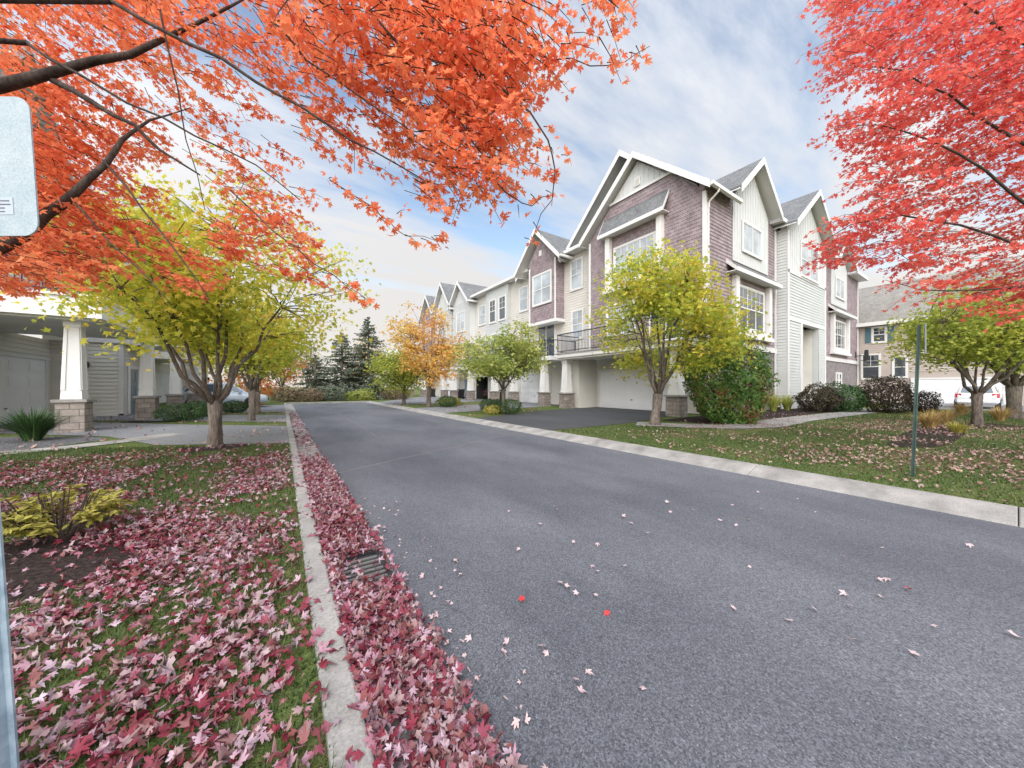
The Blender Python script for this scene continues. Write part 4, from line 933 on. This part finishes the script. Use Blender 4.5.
# ------------------------------------------------------------------ the two overhanging maples
def inside(poly, u, v):
    r = np.zeros(len(u), bool); n = len(poly)
    for i in range(n):
        (x1,y1),(x2,y2) = poly[i], poly[(i+1)%n]
        c = ((y1 > v) != (y2 > v)); xx = (x2-x1)*(v-y1)/((y2-y1)+1e-9)+x1
        r ^= c & (u < xx)
    return r
def spray_set(starts, dirs, lens, per, size, twigs):
    P, Nn, Tt, S = [], [], [], []
    for o, d, L in zip(starts, dirs, lens):
        d = unit(d); sd = unit(np.cross(d, [0,0,1.])); e = o+d*L+np.array([0,0,-.12*L]); mdl = o+d*L*.5+np.array([0,0,.03*L])
        twigs.tube([o, mdl, e], [.0045,.0032,.0016], 3, False)
        n = per+RND.randint(-3,3)
        for i in range(n):
            f = .18+.82*(i//2)/(n/2); q = o*(1-f)**2+2*mdl*f*(1-f)+e*f*f if f < 1 else e
            s_ = (-1)**i; o2 = sd*s_*RND.uniform(.4,1.2)+d*RND.uniform(.2,1.)+np.array([0,0,RND.uniform(-.9,.25)])
            o2 = unit(o2)*RND.uniform(.03,.085)
            P.append(q+o2); Tt.append(o2+np.array([0,0,-.012])+RNG.normal(size=3)*.02)
            nn = np.array([0,0,.75])+RNG.normal(size=3)*.62; Nn.append(nn); S.append(size*RND.uniform(.5,1.3))
    return np.array(P), np.array(S), np.array(Nn), np.array(Tt)

def maple(label, trunk, paths, polys, mat, size, trunk_top, trunk_r, limb_stubs):
    t = thing('maple_tree', label, 'tree', (trunk[0],trunk[1],.08))
    w = MB(); x,y = trunk
    w.tube([(x,y,0),(x,y,.25),(x+.03,y,1.2),(x,y+.03,trunk_top)], [trunk_r*1.5,trunk_r*1.1,trunk_r,trunk_r*.85], 14)
    tp = np.array([x,y,trunk_top])
    for p0, r0 in limb_stubs: w.tube(curve(tp-np.array([0,0,.3]), p0, 6, .05, .01), [trunk_r*.6,trunk_r*.5,trunk_r*.42,r0*1.5,r0*1.2,r0], 10)
    for pts, radii in paths: w.tube(pts, radii, 8)
    w.build('trunk', M['bark_dark'], t, smooth=True)
    tw = MB(); PS = []
    for starts, dirs, lens, per in polys: PS.append(spray_set(starts, dirs, lens, per, size, tw))
    tw.build('twigs', M['bark_dark'], t)
    P,S,N_,T_ = (np.concatenate([p[i] for p in PS]) for i in range(4))
    leaves('crown', P, S, N_, T_, 'maple', M[mat], t, .22, .22)
    return t
def region(poly, n, zf, box, thr=-.6, freq=1.1):
    out = []
    while len(out) < n:
        u = RNG.uniform(box[0],box[2],500); v = RNG.uniform(box[1],box[3],500); ok = inside(poly,u,v)
        for a,b_ in zip(u[ok],v[ok]):
            p = at(a,b_,zf(a,b_))
            if noise3(p*freq,1.6)[0] > thr: out.append(p)
    return np.array(out[:n])
def path(px, r0, r1):
    p = [at(u,v,z) for u,v,z in px]; out, rr = [], []
    for i in range(len(p)-1):
        for f in (0,.5):
            q = p[i]*(1-f)+p[i+1]*f
            if f: q = q+RNG.normal(size=3)*.012
            out.append(q)
    out.append(p[-1]); n = len(out)
    return out, [r0+(r1-r0)*i/(n-1) for i in range(n)]
# orange maple: trunk out of frame at the left
OT = (-4.6,4.0)
px = [
 path([(-120,110,3.0),(0,86,3.1),(62,70,3.2),(130,55,3.3),(200,22,3.5),(260,-10,3.6)], .062,.006),
 path([(52,80,3.2),(92,102,3.2),(135,125,3.25),(160,150,3.3),(200,175,3.4)], .028,.007),
 path([(-120,300,3.2),(0,248,3.3),(45,215,3.35),(75,193,3.4),(105,165,3.5),(122,140,3.6),(150,120,3.8),(190,108,4.)], .062,.004),
 path([(27,43,3.1),(77,73,3.0),(127,103,3.0),(195,136,3.0),(256,165,3.1),(300,200,3.2)], .014,.004),
 path([(110,0,3.0),(187,43,2.9),(256,82,2.9),(300,106,2.85),(350,140,2.8),(400,166,2.8),(442,186,2.8)], .017,.004),
 path([(380,0,2.9),(436,44,2.8),(498,84,2.75),(530,112,2.7),(548,140,2.7),(555,170,2.7),(552,200,2.7),(535,232,2.7)], .012,.0025),
 path([(340,-20,2.9),(398,44,2.8),(442,96,2.75),(474,144,2.7),(498,184,2.7),(515,198,2.7),(532,206,2.7),(550,196,2.7)], .010,.0025),
 path([(270,20,2.9),(306,60,2.9),(370,104,2.85),(430,148,2.8),(470,172,2.8)], .009,.003),
 path([(103,160,3.5),(143,210,3.3),(175,250,3.2),(210,300,3.1)], .011,.004),
 path([(73,200,3.4),(110,243,3.2),(150,280,3.1),(172,305,3.1)], .009,.003),
 path([(330,180,3.0),(374,208,2.9),(390,222,2.9),(406,236,2.9),(440,242,2.9)], .006,.002),
 path([(230,190,3.2),(274,232,3.1),(314,264,3.0),(345,285,3.0),(368,300,3.0)], .007,.002),
 path([(550,60,2.7),(590,66,2.7),(625,62,2.7),(650,46,2.7)], .005,.002),
 path([(480,20,2.7),(550,60,2.7)], .007,.005),
 path([(160,10,3.2),(178,90,3.2),(186,140,3.3),(205,210,3.4)], .008,.003)]
dense = [(-40,-60),(630,-60),(606,30),(592,46),(566,52),(536,54),(512,80),(506,110),(498,135),(490,160),(496,176),(472,186),(455,196),(432,176),(412,190),(400,196),(372,182),(350,168),(318,146),(290,140),(280,165),(298,190),(312,236),(296,258),(325,276),(340,288),(305,284),(275,272),(250,262),(222,256),(200,272),(180,284),(155,276),(125,250),(90,252),(58,270),(0,284),(-40,290)]
side = [(-900,-700),(800,-700),(640,-60),(-40,-60),(-40,300),(-500,320),(-900,300)]
zf = lambda u,v: RND.uniform(2.45,3.3)+(.9*RND.random() if u < 300 else .0)+(.3 if u < 150 else 0)
def dirs_from(st, trunk, dr=-.25, j=.45):
    d = st-np.array([trunk[0],trunk[1],0]); d[:,2] = 0; d = unit(d); d[:,2] = dr
    return d+RNG.normal(size=st.shape)*j*np.array([1,1,.5])
A1 = region(dense, 1480, zf, (-40,-60,700,300), -.42)
A4 = region([(-40,120),(170,110),(250,140),(290,185),(305,235),(300,262),(262,258),(222,250),(195,262),(165,255),(128,236),(90,246),(50,262),(-40,280)], 250, zf, (-40,110,310,285), -.6)
A2 = region(side, 600, lambda u,v: RND.uniform(2.7,4.2), (-900,-700,1100,300), -.6)
sparse = [(352,290),(366,298),(372,212),(392,224),(408,236),(425,240),(440,243),(436,238),(400,218),(545,150),(556,172),(553,196),(540,222),(530,238),(524,205),(540,200),(552,180),(566,160),(536,168),(560,150),(548,130),(610,66),(632,58),(645,50),(300,240),(290,225),(345,285),(330,275),(338,186),(346,192),(356,198),(364,206),(372,210),(384,218)]
A3 = np.array([at(u-6+RND.uniform(-4,4),v-4+RND.uniform(-4,4),2.75) for u,v in sparse])
maple('orange red maple with long dark branches hanging in from the upper left', OT, px,
   [(A1, dirs_from(A1,OT), RNG.uniform(.2,.4,len(A1)), 14),(A4, dirs_from(A4,OT), RNG.uniform(.2,.4,len(A4)), 14),(A2, dirs_from(A2,OT), RNG.uniform(.25,.5,len(A2)), 12),(A3, dirs_from(A3,OT,-.3,.5), RNG.uniform(.05,.13,len(A3)), 6)],
   'l_orange', .047, 2.6, .2, [(px[0][0][0],.062),(px[2][0][0],.062),(px[4][0][0],.03),(px[5][0][0],.02),(px[3][0][0],.02)])
# red maple: trunk out of frame at the right
RT = (10.6,-2.1)
px2 = [
 path([(1150,230,4.6),(1060,170,4.7),(1000,130,4.8),(950,95,4.8),(900,70,4.8),(850,66,4.8)], .028,.003),
 path([(1150,250,4.6),(1040,215,4.7),(985,170,4.7),(930,140,4.7),(880,125,4.7),(838,128,4.7)], .024,.003),
 path([(1150,270,4.6),(1030,250,4.7),(960,225,4.8),(900,215,4.8),(850,225,4.8),(815,250,4.8)], .022,.0025),
 path([(1150,280,4.5),(1040,285,4.6),(980,290,4.7),(920,290,4.8),(885,280,4.8)], .02,.0025),
 path([(1150,200,4.6),(1080,80,4.7),(1020,40,4.8),(960,0,4.9),(900,-30,4.9)], .04,.005)]
reg2 = [(1180,-60),(850,-60),(842,30),(832,58),(850,84),(876,74),(910,84),(908,97),(884,100),(858,106),(846,118),(846,130),(862,140),(878,160),(868,182),(860,204),(848,212),(848,226),(826,252),(848,262),(870,252),(886,266),(905,262),(912,282),(945,284),(990,306),(1030,308),(1180,320)]
B1 = region(reg2, 2300, lambda u,v: RND.uniform(4.3,6.4), (800,-60,1180,330), -.6, .9)
side2 = [(850,-60),(820,-700),(2600,-700),(2600,300),(1180,330),(1180,-60)]
B2 = region(side2, 600, lambda u,v: RND.uniform(3.2,5.2), (700,-700,2600,300), -.6)
maple('bright red maple whose crown hangs in from the upper right', RT, px2,
   [(B1, dirs_from(B1,RT,-.12,.4), RNG.uniform(.3,.6,len(B1)), 14),(B2, dirs_from(B2,RT), RNG.uniform(.3,.6,len(B2)), 13)],
   'l_red', .05, 2.7, .22, [(p_[0][0],p_[1][0]) for p_ in px2])

# ------------------------------------------------------------------ ground cover
def scatter_leaves(name, n, box, dens, zfun, mat, size, shape='maple', lift=.03):
    P = []
    while len(P) < n:
        q = np.column_stack([RNG.uniform(box[0],box[2],4000), RNG.uniform(box[1],box[3],4000), np.zeros(4000)])
        keep = RNG.random(4000) < dens(q); P += list(q[keep])
    P = np.array(P[:n]); P[:,2] = zfun(P)+RNG.uniform(.006,lift,len(P))
    nr = rvec(len(P),.48,.2); nr[:,2] = np.sign(RNG.random(len(P))-.25)*(.9+np.abs(nr[:,2]))
    o = leaves(name, P, size*RNG.uniform(.5,1.4,len(P)), nr, rvec(len(P),1,.1), shape, M[mat], None, 1.3 if shape == 'curl' else .6, 1.0 if shape == 'curl' else .55)
    return tag(o, kind='stuff')
def d_lawn(q):
    x, y = q[:,0], q[:,1]
    d = np.clip(1.2-(y-4.2)/4.6, .14, 1.0)*np.clip((.16-x)/.5+.22, 0, 1)
    d *= np.clip(.78+.75*noise3(q,2.3), .10, 1)
    bare = ((x+1.75)/.85)**2+((y-3.75)/.35)**2 < 1; d[bare] *= .4
    return d
scatter_leaves('fallen_leaves', 25000, (-6.5,.6,.12,9.6), d_lawn, lambda P: .118, 'l_fallen', .032, lift=.03)
scatter_leaves('fallen_leaves', 14500, (-6.5,.6,.12,9.6), d_lawn, lambda P: .118, 'l_fallen_torn', .031, 'curl', lift=.04)
scatter_leaves('fallen_leaves', 2600, (.27,.8,.72,8.0), lambda q: np.clip(1.1-(q[:,1]-5.2)/2.4,.04,1)*np.clip(1.1-np.maximum(0,q[:,0]-.6)*9,0,1)*np.where((np.abs(q[:,0]-.52)<.17)&(np.abs(q[:,1]-2.74)<.26),.06,1.), lambda P: .03+np.clip((.45-P[:,0])*.35,0,.06), 'l_fallen_torn', .031, 'curl', lift=.06)
scatter_leaves('fallen_leaves', 5500, (.27,.8,.72,9.5), lambda q: np.clip(1.1-(q[:,1]-5.2)/2.4,.04,1)*np.clip(1.1-np.maximum(0,q[:,0]-.6)*9,0,1)*np.where((np.abs(q[:,0]-.52)<.17)&(np.abs(q[:,1]-2.74)<.26),.06,1.), lambda P: .02+np.clip((.45-P[:,0])*.35,0,.06), 'l_fallen', .033, lift=.06)
scatter_leaves('fallen_leaves', 130, (.66,.9,1.3,4.5), lambda q: np.exp(-(q[:,0]-.66)/.16), lambda P: .006, 'l_fallen_pale', .025, lift=.02)
scatter_leaves('fallen_leaves', 350, (.3,9.5,.66,24), lambda q: np.clip(1-(q[:,1]-9.5)/16,.05,1), lambda P: .02, 'l_fallen', .05)
def d_right(q):
    x, y = q[:,0], q[:,1]
    return np.clip(.5+.6*noise3(q,1.4),.05,1)*np.clip((x-6.6)/1.6+.2,0,1)*np.clip(1-(y-1.5)/5.5,.12,1)*np.clip(1.2-(x-12)/10,.1,1)
scatter_leaves('fallen_leaves', 8000, (6.6,-3,22,7), d_right, lambda P: .118, 'l_fallen_dry', .036, lift=.03)
scatter_leaves('fallen_leaves', 1100, (-7.5,8.5,.1,24), lambda q: np.clip(.5+.6*noise3(q,1.1),.05,1), lambda P: .122, 'l_fallen_dry', .05)
scatter_leaves('fallen_leaves', 500, (6.7,13,12,26), lambda q: np.clip(.5+.6*noise3(q,1.1),.05,1), lambda P: .122, 'l_fallen_dry', .05)
scatter_leaves('fallen_leaves', 90, (.13,1,.28,8), lambda q: np.ones(len(q))*.9, lambda P: .117, 'l_fallen', .036, lift=.01)
def grass(n, box, L, ok, w=.004):
    q = np.column_stack([RNG.uniform(box[0],box[2],n), RNG.uniform(box[1],box[3],n), np.full(n,.1)]); q = q[ok(q)]; m = len(q)
    a = RNG.uniform(0,2*pi,m); d = np.column_stack([np.cos(a),np.sin(a),np.zeros(m)]); s_ = np.column_stack([-np.sin(a),np.cos(a),np.zeros(m)])*w
    l_ = L*RNG.uniform(.5,1.2,m)[:,None]; tip = q+d*l_*RNG.uniform(.2,.9,(m,1))+np.array([0,0,1.])*l_*RNG.uniform(.5,1,(m,1))
    V = np.stack([q-s_,q+s_,tip],1).reshape(-1,3); T = np.arange(3*m).reshape(-1,3)
    o = tri_mesh('grass', V, T, M['l_grass']); return tag(o, kind='stuff')
def not_bed(q): return ~((((q[:,0]-15.2)/4.6)**2+((q[:,1]-1.3)/.55)**2 < 1)&RNG.choice([True,True,True,False],len(q)) | (((q[:,0]+1.85)/1.15)**2+((q[:,1]-4.0)/.8)**2 < .9) | (((q[:,0]+1.2)/.6)**2+((q[:,1]-9.45)/.5)**2 < 1))
grass(90000, (-5.5,.5,.15,6.0), .05, not_bed)
grass(70000, (-6,6.0,.15,11.0), .055, lambda q: not_bed(q)&(q[:,1] < 9.2+np.maximum(0,-q[:,0])*.5), .006)
grass(60000, (6.58,-4,14,7.6), .05, lambda q: not_bed(q)&(q[:,1] < 7.6)&~((q[:,0]>10)&(q[:,1]>4.2)), .007)
grass(40000, (14,-5,31,4.2), .06, lambda q: not_bed(q)&(q[:,1] < 4.05-.04*(q[:,0]-22)), .01)
# leaves lying singly on the asphalt
lf = [(40,332,1),(208,358,1),(170,476,0),(158,514,0),(115,300,0),(130,307,0),(150,320,0),(186,323,0),(182,266,0),(192,278,0),(190,223,0),(245,266,0),(38,235,0),(108,150,0),(112,156,0),(258,183,0),(240,170,0),(325,142,0),(378,157,0),(430,178,0),(463,187,0),(485,176,0),(453,147,0),(505,122,0),(582,136,0),(618,161,0),(710,178,0),(748,231,0),(915,225,0),(668,248,0),(740,293,0),(757,292,0),(674,322,0),(680,344,0),(745,328,0),(797,312,2),(612,350,0),(566,374,0),(456,350,0),(490,271,0),(688,411,0),(805,437,0),(845,384,0),(1003,402,0),(280,508,0),(152,490,0),(5,437,0),(18,160,0),(80,185,0),(288,203,0),(142,220,0),(332,160,0),(510,155,0)]
lab = {0:'pale pinkish maple leaf lying singly on the grey asphalt', 1:None, 2:'dark red maple leaf on the asphalt near the right foreground'}
reds = iter(['bright red maple leaf on the asphalt nearest the leaf covered gutter','pinkish red maple leaf on the asphalt right of the bright red one'])
for zx,zy,c in lf:
    p = ground(500+zx*.5117, 430+zy*.5117, .012); a = RND.uniform(0,6.28)
    o = leaves('fallen_leaf', np.zeros((1,3)), np.array([RND.uniform(.024,.040)]), np.array([[RND.gauss(0,.25),RND.gauss(0,.25),1]]), np.array([[cos(a),sin(a),0]]), 'maple', M['l_fallen_red' if c else 'l_fallen_pale'], None, .4, .3)
    o.location = (p[0],p[1],.022)
    tag(o, lab[c] or next(reds), 'leaf', 'leaves scattered on the asphalt')

# ------------------------------------------------------------------ light and sky
SD = unit(np.array([-.45,-.56,.68])); EL = math.asin(SD[2]); ROT = math.atan2(SD[0],SD[1])
ld = bpy.data.lights.new('sun','SUN'); ld.energy = 1.4; ld.angle = radians(38); ld.color = (1,.95,.88)
lo = bpy.data.objects.new('sun', ld); COL.objects.link(lo)
from mathutils import Vector
lo.rotation_euler = Vector(SD).to_track_quat('Z','Y').to_euler()
W = bpy.data.worlds.new('World'); scene.world = W; W.use_nodes = True; nt = W.node_tree
bg = nt.nodes['Background']; sky = nt.nodes.new('ShaderNodeTexSky'); sky.sky_type = 'NISHITA'; sky.sun_disc = False
sky.sun_elevation = EL; sky.sun_rotation = ROT; sky.air_density = 1.0; sky.dust_density = .8; sky.ozone_density = 1.5
tc = nt.nodes.new('ShaderNodeTexCoord'); sx = nt.nodes.new('ShaderNodeSeparateXYZ'); nt.links.new(tc.outputs['Generated'], sx.inputs[0])
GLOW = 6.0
def mth(op, a, b_=None, cl=False):
    m = nt.nodes.new('ShaderNodeMath'); m.operation = op; m.use_clamp = cl
    for i, v in enumerate((a,b_)):
        if v is None: continue
        if hasattr(v,'is_output'): nt.links.new(v, m.inputs[i])
        else: m.inputs[i].default_value = v
    if op == 'MULTIPLY_ADD': m.inputs[2].default_value = .5
    return m.outputs[0]
zc = mth('ADD', mth('MAXIMUM', sx.outputs['Z'], 0.0), .16)
cb = nt.nodes.new('ShaderNodeCombineXYZ'); nt.links.new(mth('DIVIDE', sx.outputs['X'], zc), cb.inputs[0]); nt.links.new(mth('DIVIDE', sx.outputs['Y'], zc), cb.inputs[1])
mp = nt.nodes.new('ShaderNodeMapping'); mp.inputs['Rotation'].default_value = (0,0,radians(35)); mp.inputs['Scale'].default_value = (.6,1.9,1); mp.inputs['Location'].default_value = (3.1,.6,0); nt.links.new(cb.outputs[0], mp.inputs['Vector'])
n1 = noise(nt, mp.outputs['Vector'], 1.15, 9, .6)
hz = nt.nodes.new('ShaderNodeMapRange'); nt.links.new(sx.outputs['Z'], hz.inputs[0]); hz.inputs[1].default_value = .0; hz.inputs[2].default_value = .5; hz.inputs[3].default_value = .24; hz.inputs[4].default_value = .0
cf = ramp(nt, mth('ADD', n1, hz.outputs[0]), [(.40,(.04,.04,.04)),(.495,(.5,.5,.5)),(.62,(.97,.97,.97))])
ccol = mix(nt, mth('MULTIPLY', hz.outputs[0], 4.0, True), (6.0,6.05,6.2), (6.7,6.2,5.65))
skyc = mix(nt, 1.0, sky.outputs['Color'], (2.5,2.3,2.0), 'MULTIPLY')
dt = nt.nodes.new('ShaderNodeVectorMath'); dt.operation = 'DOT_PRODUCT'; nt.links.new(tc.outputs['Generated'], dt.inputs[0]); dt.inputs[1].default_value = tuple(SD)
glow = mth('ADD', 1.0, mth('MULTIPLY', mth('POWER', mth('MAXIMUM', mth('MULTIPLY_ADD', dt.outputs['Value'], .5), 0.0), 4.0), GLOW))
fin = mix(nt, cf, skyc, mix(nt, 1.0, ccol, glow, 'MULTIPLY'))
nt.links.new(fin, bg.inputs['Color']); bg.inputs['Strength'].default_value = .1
scene.view_settings.view_transform = 'Standard'; scene.view_settings.look = 'None'; scene.view_settings.exposure = .38; scene.view_settings.gamma = 1
scene.render.engine = 'CYCLES'; scene.cycles.max_bounces = 6; scene.cycles.transparent_max_bounces = 8
